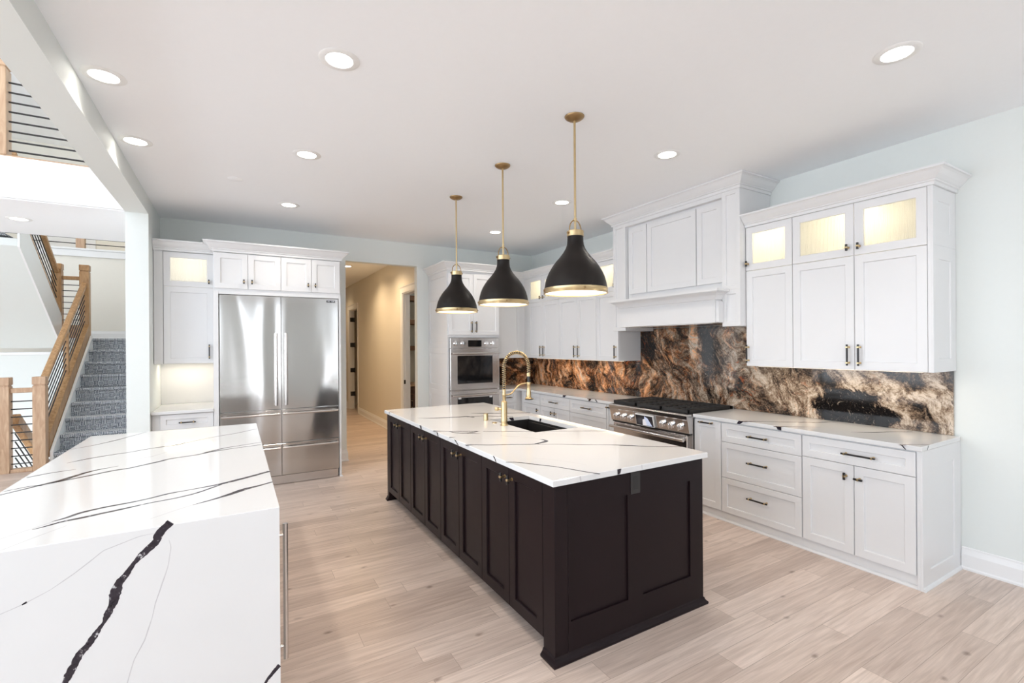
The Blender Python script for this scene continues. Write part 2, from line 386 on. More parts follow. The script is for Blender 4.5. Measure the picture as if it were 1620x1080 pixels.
def granite():
    m, t, p = nodes('brown_black_granite'); L = t.links.new
    tcn = N(t, 'TexCoord'); sep = N(t, 'SeparateXYZ'); L(tcn.outputs['Object'], sep.inputs[0])
    dn = N(t, 'TexNoise'); dn.inputs['Scale'].default_value = 1.9; dn.inputs['Detail'].default_value = 3; L(tcn.outputs['Object'], dn.inputs['Vector'])
    ds = N(t, 'VectorMath', operation='SUBTRACT'); ds.inputs[1].default_value = (.5, .5, .5); L(dn.outputs[1], ds.inputs[0])
    dm = N(t, 'VectorMath', operation='SCALE'); dm.inputs['Scale'].default_value = .62; L(ds.outputs[0], dm.inputs[0])
    da = N(t, 'VectorMath', operation='ADD'); L(tcn.outputs['Object'], da.inputs[0]); L(dm.outputs[0], da.inputs[1]); V1 = da.outputs[0]
    def noise(vec, s, d, r, dist=0.0):
        n = N(t, 'TexNoise'); n.inputs['Scale'].default_value = s; n.inputs['Detail'].default_value = d; n.inputs['Roughness'].default_value = r; n.inputs['Distortion'].default_value = dist
        L(vec, n.inputs['Vector']); return n
    def rot(deg, sc):
        a = N(t, 'Mapping'); a.inputs[2].default_value = (math.radians(deg), 0, 0); L(V1, a.inputs[0])
        b = N(t, 'Mapping'); b.inputs[3].default_value = sc; L(a.outputs[0], b.inputs[0]); return b.outputs[0]
    def mth(op, a, b=None, c=None):
        n = N(t, 'Math', operation=op)
        for i, v in enumerate((a, b, c)):
            if v is None: continue
            if isinstance(v, (int, float)): n.inputs[i].default_value = v
            else: L(v, n.inputs[i])
        return n.outputs[0]
    def mrng(v, a, b, c, d, smooth=False):
        n = N(t, 'MapRange')
        if smooth: n.interpolation_type = 'SMOOTHSTEP'
        for i, x in enumerate((a, b, c, d)): n.inputs[i+1].default_value = x
        L(v, n.inputs[0]); return n.outputs[0]
    V0 = tcn.outputs['Object']
    warp = noise(V0, 3.2, 5, .6)
    big = noise(rot(-58, (1, .75, 2.0)), 2.7, 7, .62, 1.1)          # broad diagonal bands
    mid = noise(rot(-62, (1, .9, 1.9)), 11, 8, .76, .8)           # feathered crystals
    mid2 = noise(rot(35, (1, .9, 2.4)), 14, 6, .7, .6)
    fine = noise(V0, 75, 5, .75)
    spk = N(t, 'TexVoronoi'); spk.inputs['Scale'].default_value = 105; L(V0, spk.inputs['Vector'])
    v = mth('ADD', mth('MULTIPLY', big.outputs[0], 1.25), mth('MULTIPLY', mid.outputs[0], .55))
    v = mth('ADD', v, mth('MULTIPLY', mid2.outputs[0], .46))
    v = mth('ADD', v, mth('MULTIPLY', fine.outputs[0], .44))
    v = mth('ADD', v, mth('MULTIPLY', spk.outputs['Color'], .08))
    v = mth('SUBTRACT', v, .885)
    def blob(cy, cz, ry, rz, amp, tilt, prev):
        ct, sn = math.cos(math.radians(tilt)), math.sin(math.radians(tilt))
        dy = mth('SUBTRACT', sep.outputs[1], cy); dz = mth('SUBTRACT', sep.outputs[2], cz)
        a1 = mth('MULTIPLY_ADD', dy, ct/ry, mth('MULTIPLY', dz, sn/ry)); a2 = mth('MULTIPLY_ADD', dz, ct/rz, mth('MULTIPLY', dy, -sn/rz))
        q = mth('ADD', mth('MULTIPLY', a1, a1), mth('MULTIPLY', a2, a2))
        q = mth('ADD', q, mth('MULTIPLY', mth('SUBTRACT', warp.outputs[0], .5), 2.4)); q = mth('ADD', q, mth('MULTIPLY', mth('SUBTRACT', mid.outputs[0], .5), 1.6))
        return mth('ADD', prev, mrng(q, .55, 1.25, amp, 0, True))
    for B in ((1.99, 1.06, .26, .15, -.42, -8), (1.80, 1.01, .22, .09, -.34, 0), (1.28, 1.33, .10, .12, -.16, 0), (3.32, 1.52, .07, .20, -.22, 0),
              (3.50, 1.64, .06, .2, .20, 0), (1.50, 1.13, .28, .28, .10, 0), (2.35, 1.10, .34, .16, .07, 0), (4.16, 1.58, .12, .3, -.16, 6)):
        v = blob(*B, v)
    r = N(t, 'ValToRGB'); e = r.color_ramp.elements
    e[0].position = .22; e[0].color = (.008, .007, .007, 1); e[1].position = .80; e[1].color = (.62, .52, .42, 1)
    for ps, c in ((.33, (.022, .018, .016)), (.40, (.062, .042, .03)), (.46, (.125, .082, .055)), (.53, (.20, .14, .095)), (.60, (.31, .23, .165)), (.69, (.45, .36, .275))):
        x = e.new(ps); x.color = c+(1,)
    v = mth('MULTIPLY_ADD', v, 1.28, -.165)
    L(v, r.inputs[0])
    # rust, stronger toward the kitchen corner
    rs = noise(rot(-60, (1, .8, 2.4)), 7, 8, .75, .5)
    g = mrng(sep.outputs[1], 1.5, 4.6, -.16, .06)
    rf = mrng(mth('ADD', rs.outputs[0], g), .46, .60, 0, .85)
    rc = N(t, 'MixRGB', blend_type='MULTIPLY'); rc.inputs[0].default_value = 1; L(r.outputs[0], rc.inputs[1]); rc.inputs[2].default_value = (1.65, .95, .52, 1)
    ru = N(t, 'MixRGB'); L(rf, ru.inputs[0]); L(r.outputs[0], ru.inputs[1]); L(rc.outputs[0], ru.inputs[2])
    # bright red-orange flecks
    of = noise(rot(-65, (1, 1, 3)), 22, 4, .7); om = noise(V0, 2.1, 2, .5)
    ofm = mth('MULTIPLY', mrng(sep.outputs[1], 2.2, 2.5, 0, 1), mth('MULTIPLY', mrng(of.outputs[0], .58, .66, 0, .8), mrng(om.outputs[0], .50, .60, 0, 1)))
    o2 = N(t, 'MixRGB'); o2.inputs[2].default_value = (.40, .10, .03, 1); L(ofm, o2.inputs[0]); L(ru.outputs[0], o2.inputs[1])
    # pale feathers
    wt = noise(rot(-55, (1, .7, 2.6)), 26, 6, .7, 1.5)
    wf = mrng(wt.outputs[0], .60, .68, 0, .6)
    w2 = N(t, 'MixRGB'); w2.inputs[2].default_value = (.52, .42, .33, 1); L(wf, w2.inputs[0]); L(o2.outputs[0], w2.inputs[1])
    # dark hair cracks, strongest at the free end
    wv = N(t, 'MixRGB', blend_type='ADD'); wv.inputs[0].default_value = .25; L(rot(-45, (1, .8, 1.8)), wv.inputs[1]); L(warp.outputs[1], wv.inputs[2])
    vo = N(t, 'TexVoronoi', feature='DISTANCE_TO_EDGE'); vo.inputs['Scale'].default_value = 8; L(wv.outputs[0], vo.inputs['Vector'])
    cf = mth('MULTIPLY', mrng(vo.outputs[0], 0, .018, .85, 0), mrng(sep.outputs[1], 1.7, 2.4, 1, .25))
    c2 = N(t, 'MixRGB'); c2.inputs[2].default_value = (.035, .025, .02, 1); L(cf, c2.inputs[0]); L(w2.outputs[0], c2.inputs[1])
    L(c2.outputs[0], p.inputs['Base Color']); p.inputs['Roughness'].default_value = .07; p.inputs['Specular IOR Level'].default_value = .32
    return m
M['granite'] = granite()

def carpet():
    m, t, p = nodes('blue_grey_woven_carpet'); L = t.links.new
    tcn = N(t, 'TexCoord')
    ch = N(t, 'TexChecker'); ch.inputs['Scale'].default_value = 17; L(tcn.outputs['Object'], ch.inputs['Vector'])
    def lines(sc, axis):
        mp = N(t, 'Mapping'); mp.inputs[3].default_value = sc; L(tcn.outputs['Object'], mp.inputs[0])
        w = N(t, 'TexWave', wave_type='BANDS', bands_direction=axis); w.inputs['Scale'].default_value = 1; w.inputs['Distortion'].default_value = 1.5; w.inputs['Detail Scale'].default_value = 4
        L(mp.outputs[0], w.inputs['Vector']); return w
    a1 = lines((18, 18, 18), 'X'); a2 = lines((18, 18, 18), 'Z'); a3 = lines((18, 18, 18), 'Y')
    s = N(t, 'Math', operation='MAXIMUM'); L(a2.outputs[1], s.inputs[0]); L(a3.outputs[1], s.inputs[1])
    mx = N(t, 'MixRGB'); L(ch.outputs[1], mx.inputs[0]); L(a1.outputs[1], mx.inputs[1]); L(a2.outputs[1], mx.inputs[2])
    no = N(t, 'TexNoise'); no.inputs['Scale'].default_value = 90; L(tcn.outputs['Object'], no.inputs['Vector'])
    ad = N(t, 'Math', operation='MULTIPLY_ADD'); ad.inputs[1].default_value = .5; L(no.outputs[0], ad.inputs[0]); L(mx.outputs[0], ad.inputs[2])
    r = N(t, 'ValToRGB'); e = r.color_ramp.elements
    e[0].position = .35; e[0].color = (.075, .085, .105, 1); e[1].position = 1.15; e[1].color = (.60, .61, .62, 1)
    x = e.new(.8); x.color = (.19, .22, .265, 1)
    L(ad.outputs[0], r.inputs[0]); L(r.outputs[0], p.inputs['Base Color']); p.inputs['Roughness'].default_value = .95
    b = N(t, 'Bump'); b.inputs['Strength'].default_value = .5; b.inputs['Distance'].default_value = .006; L(ad.outputs[0], b.inputs['Height']); L(b.outputs[0], p.inputs['Normal'])
    return m
M['carpet'] = carpet()

def reeded():
    m, t, p = nodes('reeded_glass'); L = t.links.new
    out = t.nodes['Material Output']
    no = N(t, 'TexNoise'); no.inputs['Scale'].default_value = 40
    tr = N(t, 'BsdfTransparent'); tr.inputs[0].default_value = (.97, .97, .95, 1)
    tl = N(t, 'BsdfTranslucent'); tl.inputs[0].default_value = (.92, .92, .88, 1)
    df = N(t, 'BsdfGlossy'); df.inputs[1].default_value = .12
    rr = N(t, 'MapRange'); rr.inputs[3].default_value = .55; rr.inputs[4].default_value = .75; L(no.outputs[0], rr.inputs[0])
    m1 = N(t, 'MixShader'); L(rr.outputs[0], m1.inputs[0]); L(tr.outputs[0], m1.inputs[1]); L(tl.outputs[0], m1.inputs[2])
    m2 = N(t, 'MixShader'); m2.inputs[0].default_value = .06; L(m1.outputs[0], m2.inputs[1]); L(df.outputs[0], m2.inputs[2])
    L(m2.outputs[0], out.inputs[0])
    return m
M['reeded'] = reeded()

def screen():
    m, t, p = nodes('range_display'); L = t.links.new
    tcn = N(t, 'TexCoord'); no = N(t, 'TexNoise'); no.inputs['Scale'].default_value = 9; no.inputs['Detail'].default_value = 0; L(tcn.outputs['Object'], no.inputs['Vector'])
    r = N(t, 'ValToRGB'); e = r.color_ramp.elements; e[0].position = .45; e[0].color = (.012, .012, .016, 1); e[1].position = .7; e[1].color = (.10, .10, .12, 1)
    L(no.outputs[0], r.inputs[0]); L(r.outputs[0], p.inputs['Emission Color']); p.inputs['Emission Strength'].default_value = .6
    p.inputs['Base Color'].default_value = (.01, .01, .012, 1); p.inputs['Roughness'].default_value = .1
    return m
M['screen'] = screen()
M['screenblue'] = emit('screen_blue', (.03, .14, .42), .8)
M['screengrey'] = emit('screen_grey', (.42, .40, .45), .8)

# ---------------------------------------------------------------- key dimensions (metres, floor z = 0)
XW, YB, ZC = 4.405, 6.83, 3.112          # range wall plane, back wall plane, ceiling
XP0, XP1 = -0.936, -0.75                 # partition between kitchen and stair hall
ZT, ZS = 0.925, 0.894                    # worktop top / underside

# ---------------------------------------------------------------- setting
b = MB()
b.box(-7.5, XW+.15, -4.2, 8.47, -.1, 0).box(-7.5, -3.7, 8.47, 13.2, -.1, 0).box(-2.2, XW+.15, 8.47, 13.4, -.1, 0).box(-3.7, -2.2, 10.7, 13.2, -.1, 0)
struct('floor', b, M['floor'])
struct('floor.001', MB().box(-4, -1.5, 7, 13, -2.9, -2.8), M['floor'])
struct('ceiling', MB().box(XP1, XW+.15, -4.2, 13.4, ZC, ZC+.12), M['ceil'])
struct('ceiling.001', MB().box(-7.5, XP0, 5.98, 7.7, 2.94, 3.05).box(-7.5, XP0, 5.985, 7.695, 3.05, 3.29), M['ceil'])
struct('ceiling.002', MB().box(-7.5, XP1, -4.2, 13.4, 5.8, 5.9), M['ceil'])
struct('wall_right', MB().box(XW, XW+.15, -4.2, YB+.12, 0, ZC), M['wall'])
struct('wall_back', MB().box(XP1, 1.33, YB, YB+.12, 0, ZC).box(2.36, XW, YB, YB+.12, 0, ZC).box(1.33, 2.36, YB, YB+.12, 2.78, ZC), M['wall'])
# partition: closed wall behind y=5.98, dropped beam and upper wall in front of it
struct('wall_left', MB().box(XP0, XP1, 5.98, 13.4, 0, 2.942).box(XP0, XP1, -4.2, 13.4, 2.942, 5.8), M['wall'])
# rear and side shell with the daylight openings
struct('wall_rear', MB().box(-7.5, -6.4, -4.2, -4.0, 0, 5.8).box(-3.4, 0.05, -4.2, -4.0, 0, 5.8).box(.55, 2.7, -4.2, -4.0, 0, ZC).box(4.1, XW, -4.2, -4.0, 0, ZC)
       .box(0.05, .55, -4.2, -4.0, 3.0, ZC).box(2.7, 4.1, -4.2, -4.0, 3.0, ZC).box(0.05, .55, -4.2, -4.0, 0, .05).box(2.7, 4.1, -4.2, -4.0, 0, .05)
       .box(-6.4, -3.4, -4.2, -4.0, 5.2, 5.8).box(-6.4, -3.4, -4.2, -4.0, 0, .2), M['wall'])
struct('wall_side', MB().box(-7.2, -7.0, -4.2, -3.4, 0, 5.8).box(-7.2, -7.0, 8.2, 13.2, 0, 5.8).box(-7.2, -7.0, -3.4, 8.2, 5.2, 5.8).box(-7.2, -7.0, -3.4, 8.2, 0, .2), M['wall'])
def window(nm, x0, x1, z0, z1, cols, rows, plane):
    w = MB()
    def bx(a0, a1, c0, c1, d=.06):
        if plane[0] == 'y': w.box(a0, a1, plane[1]-d, plane[1]+d, c0, c1, .004)
        else: w.box(plane[1]-d, plane[1]+d, a0, a1, c0, c1, .004)
    for i in range(cols+1):
        a_ = x0+(x1-x0)*i/cols; bx(a_-.05, a_+.05, z0, z1)
    for j in range(rows+1):
        c_ = z0+(z1-z0)*j/rows; bx(x0, x1, c_-.05, c_+.05, .05)
    struct(nm, w, M['trim'])
window('window_1', 0.05, .55, .05, 3.0, 1, 1, ('y', -4.1))
window('window_2', 2.7, 4.1, .05, 3.0, 2, 1, ('y', -4.1))
window('window_3', -6.4, -3.4, .2, 5.2, 3, 2, ('y', -4.1))
window('window_4', -3.4, 8.2, .2, 5.2, 7, 2, ('x', -7.1))
# hallway behind the kitchen
HX = 2.505
b = MB().box(HX, HX+.12, YB+.12, 7.15, 0, ZC).box(HX, HX+.12, 8.0, 11.51, 0, ZC).box(HX, HX+.12, 12.46, 13.3, 0, ZC)
b.box(HX, HX+.12, 7.15, 8.0, 2.5, ZC).box(HX, HX+.12, 11.51, 12.46, 2.5, ZC)
struct('wall_hall_right', b, M['hallw'])
struct('wall_hall_left', MB().box(1.0, 1.12, YB+.12, 13.3, 0, ZC), M['hallw'])
struct('wall_hall_end', MB().box(1.0, HX+.12, 13.3, 13.4, 0, ZC), M['hallw'])
struct('wall_pantry', MB().box(HX+.12, 4.4, 8.7, 8.8, 0, ZC).box(4.3, 4.4, YB+.12, 8.7, 0, ZC), M['wall'])
struct('wall_side_room', MB().box(HX+.12, 3.6, 11.0, 11.1, 0, ZC).box(HX+.12, 3.6, 13.2, 13.3, 0, ZC).box(3.6, 3.7, 11.0, 13.3, 0, ZC), M['hallw'])
BASEP = [(0, 0), (.024, 0), (.024, .012), (.016, .022), (.016, .105), (.010, .125), (.006, .14), (.006, .15), (0, .155)]
def baseboard(nm, path, m='trim'): return struct(nm, MB().sweep(path, BASEP), M[m])
baseboard('baseboard_right', [(XW, 1.27), (XW, -4.0)])
baseboard('baseboard_back', [(1.33, 6.95), (1.33, YB), (1.125, YB)][::-1])
baseboard('baseboard_hall_right', [(HX, 13.3), (HX, 12.55)][::1])
baseboard('baseboard_hall_wall', [(HX, 11.42), (HX, 8.11)])
baseboard('baseboard_hall_end', [(1.12, 13.3), (HX, 13.3)])
baseboard('baseboard_hall_jamb', [(HX-.002, YB+.12), (2.36, YB+.12), (2.36, YB), (2.53, YB)])
CAS = [(-.045, 0), (-.045, .012), (-.038, .02), (-.02, .018), (.02, .016), (.036, .012), (.045, .008), (.045, 0)]
def casing(nm, y0, y1, z1):
    w = MB()
    fr = lambda c: [(p[0]+c, p[1]) for p in CAS]
    w.prism(CAS, lambda u, v, c: (HX-v, y0-.045+u, c), 0, z1+.09); w.prism(CAS, lambda u, v, c: (HX-v, y1+.045-u, c), 0, z1+.09)
    w.prism([(-.05, 0), (-.05, .014), (.03, .018), (.05, .03), (.06, .03), (.06, 0)], lambda u, v, c: (HX-v, c, z1+.05+u), y0-.1, y1+.1)
    w.box(HX, HX+.12, y0, y0+.018, 0, z1).box(HX, HX+.12, y1-.018, y1, 0, z1).box(HX, HX+.12, y0, y1, z1-.018, z1)
    w.box(HX+.035, HX+.075, y1-.03, y1-.018, 0, z1)
    return struct(nm, w, M['trim'])
d1 = casing('door_1', 7.15, 8.0, 2.5)
w = MB().box(HX+.005, HX+.035, 7.972, 7.982, .93, 1.0, .002); o = build('strike_plate', w, M['black'], d1)
d2 = casing('door_2', 11.51, 12.46, 2.5)
for z in (.38, .98, 1.62, 2.26):
    w = MB().box(HX+.02, HX+.125, 12.425, 12.442, z-.055, z+.055, .003); w.tube([(HX+.125, 12.425, z-.06), (HX+.125, 12.425, z+.06)], .012)
    build('hinge', w, M['black'], d2)

# stair hall shell
struct('wall_stair_back', MB().box(-7.5, XP0, 11.7, 11.85, -2.8, 3.40).box(-7.5, XP0, 13.2, 13.3, 3.3, 5.8).box(-7.5, XP0, 11.85, 13.2, 3.1, 3.32), M['stairw'])
struct('wall_stair_left', MB().box(-3.85, -3.7, 8.47, 11.7, -2.8, -.1), M['wall'])
struct('wall_under_landing', MB().box(-3.7, -2.14, 10.62, 10.7, -2.8, 1.50), M['wall'])
b = MB(); b.prism([(8.53, -2.8), (10.62, -2.8), (10.62, 1.6), (8.53, .05)], lambda u, v, c: (c, u, v), -2.16, -2.135); struct('wall_under_stair', b, M['wall'])
struct('trim_1', MB().box(-3.7, -2.14, 10.585, 10.62, 1.485, 1.53, .004), M['trim'])
b = MB().box(-7.5, XP0, 5.95, 5.978, 2.95, 3.305).sweep([(-7.5, 5.95), (XP0, 5.95)], [(0, 3.19), (-.0, 3.305), (.05, 3.305), (.05, 3.285), (.028, 3.25), (.018, 3.235), (.018, 3.22), (0, 3.19)][::-1])
struct('trim_2', b, M['trim'])
struct('trim_3', MB().box(-7.5, XP0, 11.66, 11.70, 3.30, 3.42, .004).box(-7.5, XP0, 11.64, 11.70, 3.42, 3.455, .004), M['trim'])
baseboard('baseboard_landing', [(-3.7, 11.7), (XP0, 11.7)]).location.z = 1.757
w = MB().box(-3.55, -3.45, 13.16, 13.2, 3.32, 5.2, .004).box(-2.65, -2.55, 13.16, 13.2, 3.32, 5.2, .004).box(-3.55, -2.55, 13.16, 13.2, 5.2, 5.3, .004).box(-3.45, -2.65, 13.17, 13.2, 3.32, 5.2)
struct('door_3', w, M['trim'])

# ---------------------------------------------------------------- staircase
RIS, RUN, Y0 = .195, .255, 8.53
nos = lambda y: RIS+(y-Y0)*RIS/RUN
SX0, SX1 = -2.12, XP0-.003
st = thing('staircase', 'lower flight of carpeted stairs in blue-grey woven carpet behind the white partition', 'staircase', ((SX0+SX1)/2, Y0, 0))
def steptread(x0, x1, y, z, d, up=1):
    w = MB(); r = .02
    pr = [(0.022, 0.0), (.022, RIS-.05)]+[(.022-r*1.1*math.sin(t), RIS-.025+.025*-math.cos(t)) for t in [PI*k/8 for k in range(9)]]
    pr = [(.02, 0), (.02, RIS-.052)]+[(.02-.022*math.sin(PI*k/8), RIS-.026-.026*math.cos(PI*k/8)) for k in range(9)]+[(d, RIS), (d, 0)]
    w.prism(pr, lambda u, v, c: (c, y+up*u, z-RIS+v), x0, x1); return w
for k in range(8):
    build('step', steptread(SX0+.02, SX1, Y0+k*RUN, RIS*(k+1), RUN+.018), M['carpet'], st, smooth=True)
w = steptread(SX0+.02, SX1, Y0+8*RUN, RIS*9, 11.68-Y0-8*RUN)
build('landing', w, M['carpet'], st, smooth=True)
w = MB(); w.prism([(Y0-.01, 0.01), (Y0-.01, nos(Y0-.01)+.03), (Y0+2.06, nos(Y0+2.06)+.03), (Y0+2.06, nos(Y0+2.06)-.25), (Y0+.3, .01)], lambda u, v, c: (c, u, v), -2.133, SX0+.019)
build('skirt_board', w, M['trim'], st)
NW = .125
def newel(nm, x, y, z0, z1, parent, m='maple'):
    w = MB().box(x, x+NW, y, y+NW, z0, z1-.115, .004).box(x+.008, x+NW-.008, y+.008, y+NW-.008, z1-.12, z1-.095).box(x-.003, x+NW+.003, y-.003, y+NW+.003, z1-.10, z1, .005)
    return build(nm, w, M[m], parent)
# lower flight railing
rl = thing('stair_railing', 'sloping oak handrail with black metal rods along the lower carpeted flight', 'railing', (-2.2, 8.47, 0))
newel('newel_post', -2.27, 8.41, 0, 1.22, rl)
newel('newel_post', -2.265, 10.56, 1.76, 3.0, rl, 'oak')
ya, yb = 8.54, 10.56
xr = -2.2
w = MB().bar((xr, ya-.02, nos(ya)+.93), (xr, yb+.01, nos(yb)+.93), .075, .06, 0, .008); build('handrail', w, M['oak'], rl)
w = MB(); w.prism([(ya, nos(ya)-.06), (ya, nos(ya)+.24), (yb, nos(yb)+.24), (yb, nos(yb)-.06)], lambda u, v, c: (c, u, v), -2.235, -2.14); build('stringer', w, M['oak'], rl)
ym = 9.55
w = MB().box(xr-.03, xr+.03, ym-.03, ym+.03, nos(ym)+.2, nos(ym)+.91, .003); build('baluster_post', w, M['oak'], rl)
for k in range(7):
    h = .30+k*.088
    build('rod', MB().tube([(xr, ya-.01, nos(ya)+h), (xr, yb+.01, nos(yb)+h)], .0075, 8), M['black'], rl, smooth=True)
# level guard between floor newels
gd = thing('guard_railing', 'short level railing with square newel and nine black rods at the foot of the stairs', 'railing', (-2.4, 8.47, 0))
newel('newel_post', -2.61, 8.41, 0, 1.22, gd)
build('handrail', MB().box(-2.484, -2.271, 8.44, 8.51, 1.02, 1.08, .006), M['maple'], gd)
build('base_rail', MB().box(-2.484, -2.271, 8.42, 8.53, 0.0, .045, .006), M['maple'], gd)
for k in range(9):
    build('rod', MB().tube([(-2.484, 8.475, .105+.1005*k), (-2.271, 8.475, .105+.1005*k)], .0075, 8), M['black'], gd, smooth=True)
w = MB().box(-4.0, -2.612, 8.44, 8.51, 1.02, 1.08, .006); build('handrail', w, M['maple'], gd)
for k in range(9):
    build('rod', MB().tube([(-4.0, 8.475, .105+.1005*k), (-2.612, 8.475, .105+.1005*k)], .0075, 8), M['black'], gd, smooth=True)
# basement flight rail
bs = thing('basement_railing', 'sloping oak handrail with parallel black rods descending behind the level railing', 'railing', (-2.5, 8.6, -.3))
P = lambda y, h: (-2.50, y, .83-(y-8.5)*.765+h)
build('handrail', MB().bar(P(8.66, -.04), P(10.5, -.04), .08, .15, 0, .008), M['oak'], bs)
for k in range(7):
    h = -.24-.105*k
    build('rod', MB().tube([P(8.66, h), P(10.5, h)], .0085, 8), M['black'], bs, smooth=True)
build('newel_post', MB().box(-2.56, -2.44, 10.49, 10.6, -2.79, -.6, .004), M['oak'], bs)
# upper flight, returning over the basement stairs
n2 = lambda y: 1.95+(10.57-y)*RIS/RUN
us = thing('upper_staircase', 'upper stair flight seen from below with white stringer and sloping soffit', 'staircase', (-3.0, 9.6, 1.75))
ye = 8.79
w = MB(); w.prism([(10.55, n2(10.55)-.36), (10.55, n2(10.55)+.16), (ye, n2(ye)+.16), (ye, n2(ye)-.36)], lambda u, v, c: (c, u, v), -2.505, -2.482); build('stringer', w, M['trim'], us)
w = MB(); w.prism([(10.58, n2(10.58)-.35), (10.58, n2(10.58)-.25), (ye, n2(ye)-.25), (ye, n2(ye)-.35)], lambda u, v, c: (c, u, v), -3.69, -2.506); build('soffit', w, M['wall'], us)
w = MB().bar((-2.535, 10.535, n2(10.535)+.18), (-2.535, ye, n2(ye)+.18), .11, .035, 0, .005); build('oak_cap', w, M['oak'], us)
for k in range(8):
    y = 10.57-k*RUN
    z = 1.755+RIS*(k+1)
    build('step', MB().box(-3.69, -2.62, y-RUN, y+.02, z-.03, z, .008).box(-3.69, -2.62, y-.02, y, z-RIS+.001, z-.031), M['carpet'], us, smooth=True)
ur = thing('upper_stair_railing', 'oak handrail with black rods on the upper stair flight ending at a newel', 'railing', (-2.55, 10.5, 1.9))
newel('newel_post', -2.612, 10.56, 1.95, 3.0, ur, 'oak')
build('handrail', MB().bar((-2.55, 10.56, n2(10.56)+.90), (-2.55, ye, n2(ye)+.90), .075, .06, 0, .008), M['oak'], ur)
for k in range(6):
    h = .28+k*.098
    build('rod', MB().tube([(-2.55, 10.56, n2(10.56)+h), (-2.55, ye, n2(ye)+h)], .0075, 8), M['black'], ur, smooth=True)
lg = thing('landing_railing', 'short level oak rail with black rods between the two landing newels', 'railing', (-2.37, 10.62, 1.9))
build('handrail', MB().box(-2.486, -2.266, 10.59, 10.65, 2.74, 2.80, .006), M['oak'], lg)
build('base_rail', MB().box(-2.486, -2.266, 10.59, 10.675, 1.76, 1.98, .006), M['oak'], lg)
for k in range(7):
    build('rod', MB().tube([(-2.486, 10.62, 2.065+.098*k), (-2.266, 10.62, 2.065+.098*k)], .0065, 8), M['black'], lg, smooth=True)
def level_rail(nm, label, x0, x1, y, z, nrod, posts, sp=.099, z0=.09, r=.0085):
    t = thing(nm, label, 'railing', ((x0+x1)/2, y, z))
    build('base_rail', MB().box(x0, x1, y-.06, y+.06, z, z+.03, .004), M['maple'], t)
    build('handrail', MB().box(x0, x1, y-.045, y+.045, z+.86, z+.93, .01), M['maple'], t)
    for px in posts: newel('newel_post', px, y-.0625, z+.03, z+.93, t)
    for k in range(nrod): build('rod', MB().tube([(x0, y, z+z0+sp*k), (x1, y, z+z0+sp*k)], r, 8), M['black'], t, smooth=True)
level_rail('bridge_railing', 'upstairs railing with maple newel and black rods above the white fascia', -4.0, XP0-.002, 6.02, 3.306, 8, (-1.89,), .0885, .085)
level_rail('gallery_railing', 'distant gallery railing along the top of the stair back wall', -4.0, XP0-.002, 11.74, 3.42, 8, (-3.32, -2.55), .1, .13)

# ---------------------------------------------------------------- shared cabinet pieces
def FX(x): return lambda a_, b_, c_: (x-c_, a_, b_)          # fronts facing -X : a = y, b = z
def FY(y): return lambda a_, b_, c_: (a_, y-c_, b_)          # fronts facing -Y : a = x, b = z
def FXl(x): return lambda a_, b_, c_: (x-c_, a_, b_)
BB = None
def pull(F, a_, b_, L, vertical, parent, t=.02, mats=None):
    w = MB()
    def pt(s, c): return F(a_, b_+s, t+c) if vertical else F(a_+s, b_, t+c)
    hs = .0058
    def bx(s0, s1, h, c0, c1, mi):
        if vertical: w.box(a_-h, a_+h, b_+s0, b_+s1, t+c0, t+c1, .0012, mi, F)
        else: w.box(a_+s0, a_+s1, b_-h, b_+h, t+c0, t+c1, .0012, mi, F)
    bx(-L/2, L/2, hs, .026, .0376, 0)
    q = L/2-.021
    for s in (-q, q):
        bx(s-.0055, s+.0055, hs+.0022, .0238, .0398, 1)
        w.tube([pt(s, 0), pt(s, .026)], .0052, 10, 1)
        w.tube([pt(s, 0), pt(s, .0025)], .0085, 12, 1)
    return build('handle', w, mats or [M['black'], M['brass']], parent, smooth=True)
def tknob(F, a_, b_, parent, t=.02, L=.05, vertical=True, k=1.0):
    w = MB(); h = .0068*k
    if vertical: w.box(a_-h, a_+h, b_-L/2, b_+L/2, t+.024, t+.0376, .0015, 0, F); w.box(a_-h-.002, a_+h+.002, b_-.0065, b_+.0065, t+.022, t+.0398, .0015, 1, F)
    else: w.box(a_-L/2, a_+L/2, b_-h, b_+h, t+.024, t+.0376, .0015, 0, F); w.box(a_-.0065, a_+.0065, b_-h-.002, b_+h+.002, t+.022, t+.0398, .0015, 1, F)
    w.tube([F(a_, b_, t), F(a_, b_, t+.024)], .0062, 10, 1); w.tube([F(a_, b_, t), F(a_, b_, t+.003)], .0095, 12, 1)
    return build('knob', w, [M['black'], M['brass']], parent, smooth=True)
G = .0021
def front(nm, F, a0, b0, a1, b1, parent, m='cab', rail=.057, t=.02):
    return build(nm, MB().shaker(F, a0+G, b0+G, a1-G, b1-G, t, rail), M[m], parent)
def gdoor(F, a0, b0, a1, b1, parent, rail=.057):
    d = build('glass_door', MB().shaker(F, a0+G, b0+G, a1-G, b1-G, .02, rail, glass=True), M['cab'], parent)
    w = MB(); n = max(8, int((a1-a0-2*rail)/.011)); A0, A1, Z0, Z1 = a0+rail-.004, a1-rail+.004, b0+rail-.004, b1-rail+.004
    vs = []; fs = []
    for i in range(n*4+1):
        u = A0+(A1-A0)*i/(n*4); c = .009+.0016*abs(math.sin(PI*i/4))
        vs += [F(u, Z0, c), F(u, Z1, c), F(u, Z1, .006), F(u, Z0, .006)]
    for i in range(n*4):
        for k in range(4): fs.append((4*i+k, 4*i+(k+1) % 4, 4*i+4+(k+1) % 4, 4*i+4+k))
    fs += [(0, 1, 2, 3), tuple(4*n*4+k for k in range(4))]
    w.add(vs, fs); build('reeded_glass', w, M['reeded'], d, smooth=True)
    return d
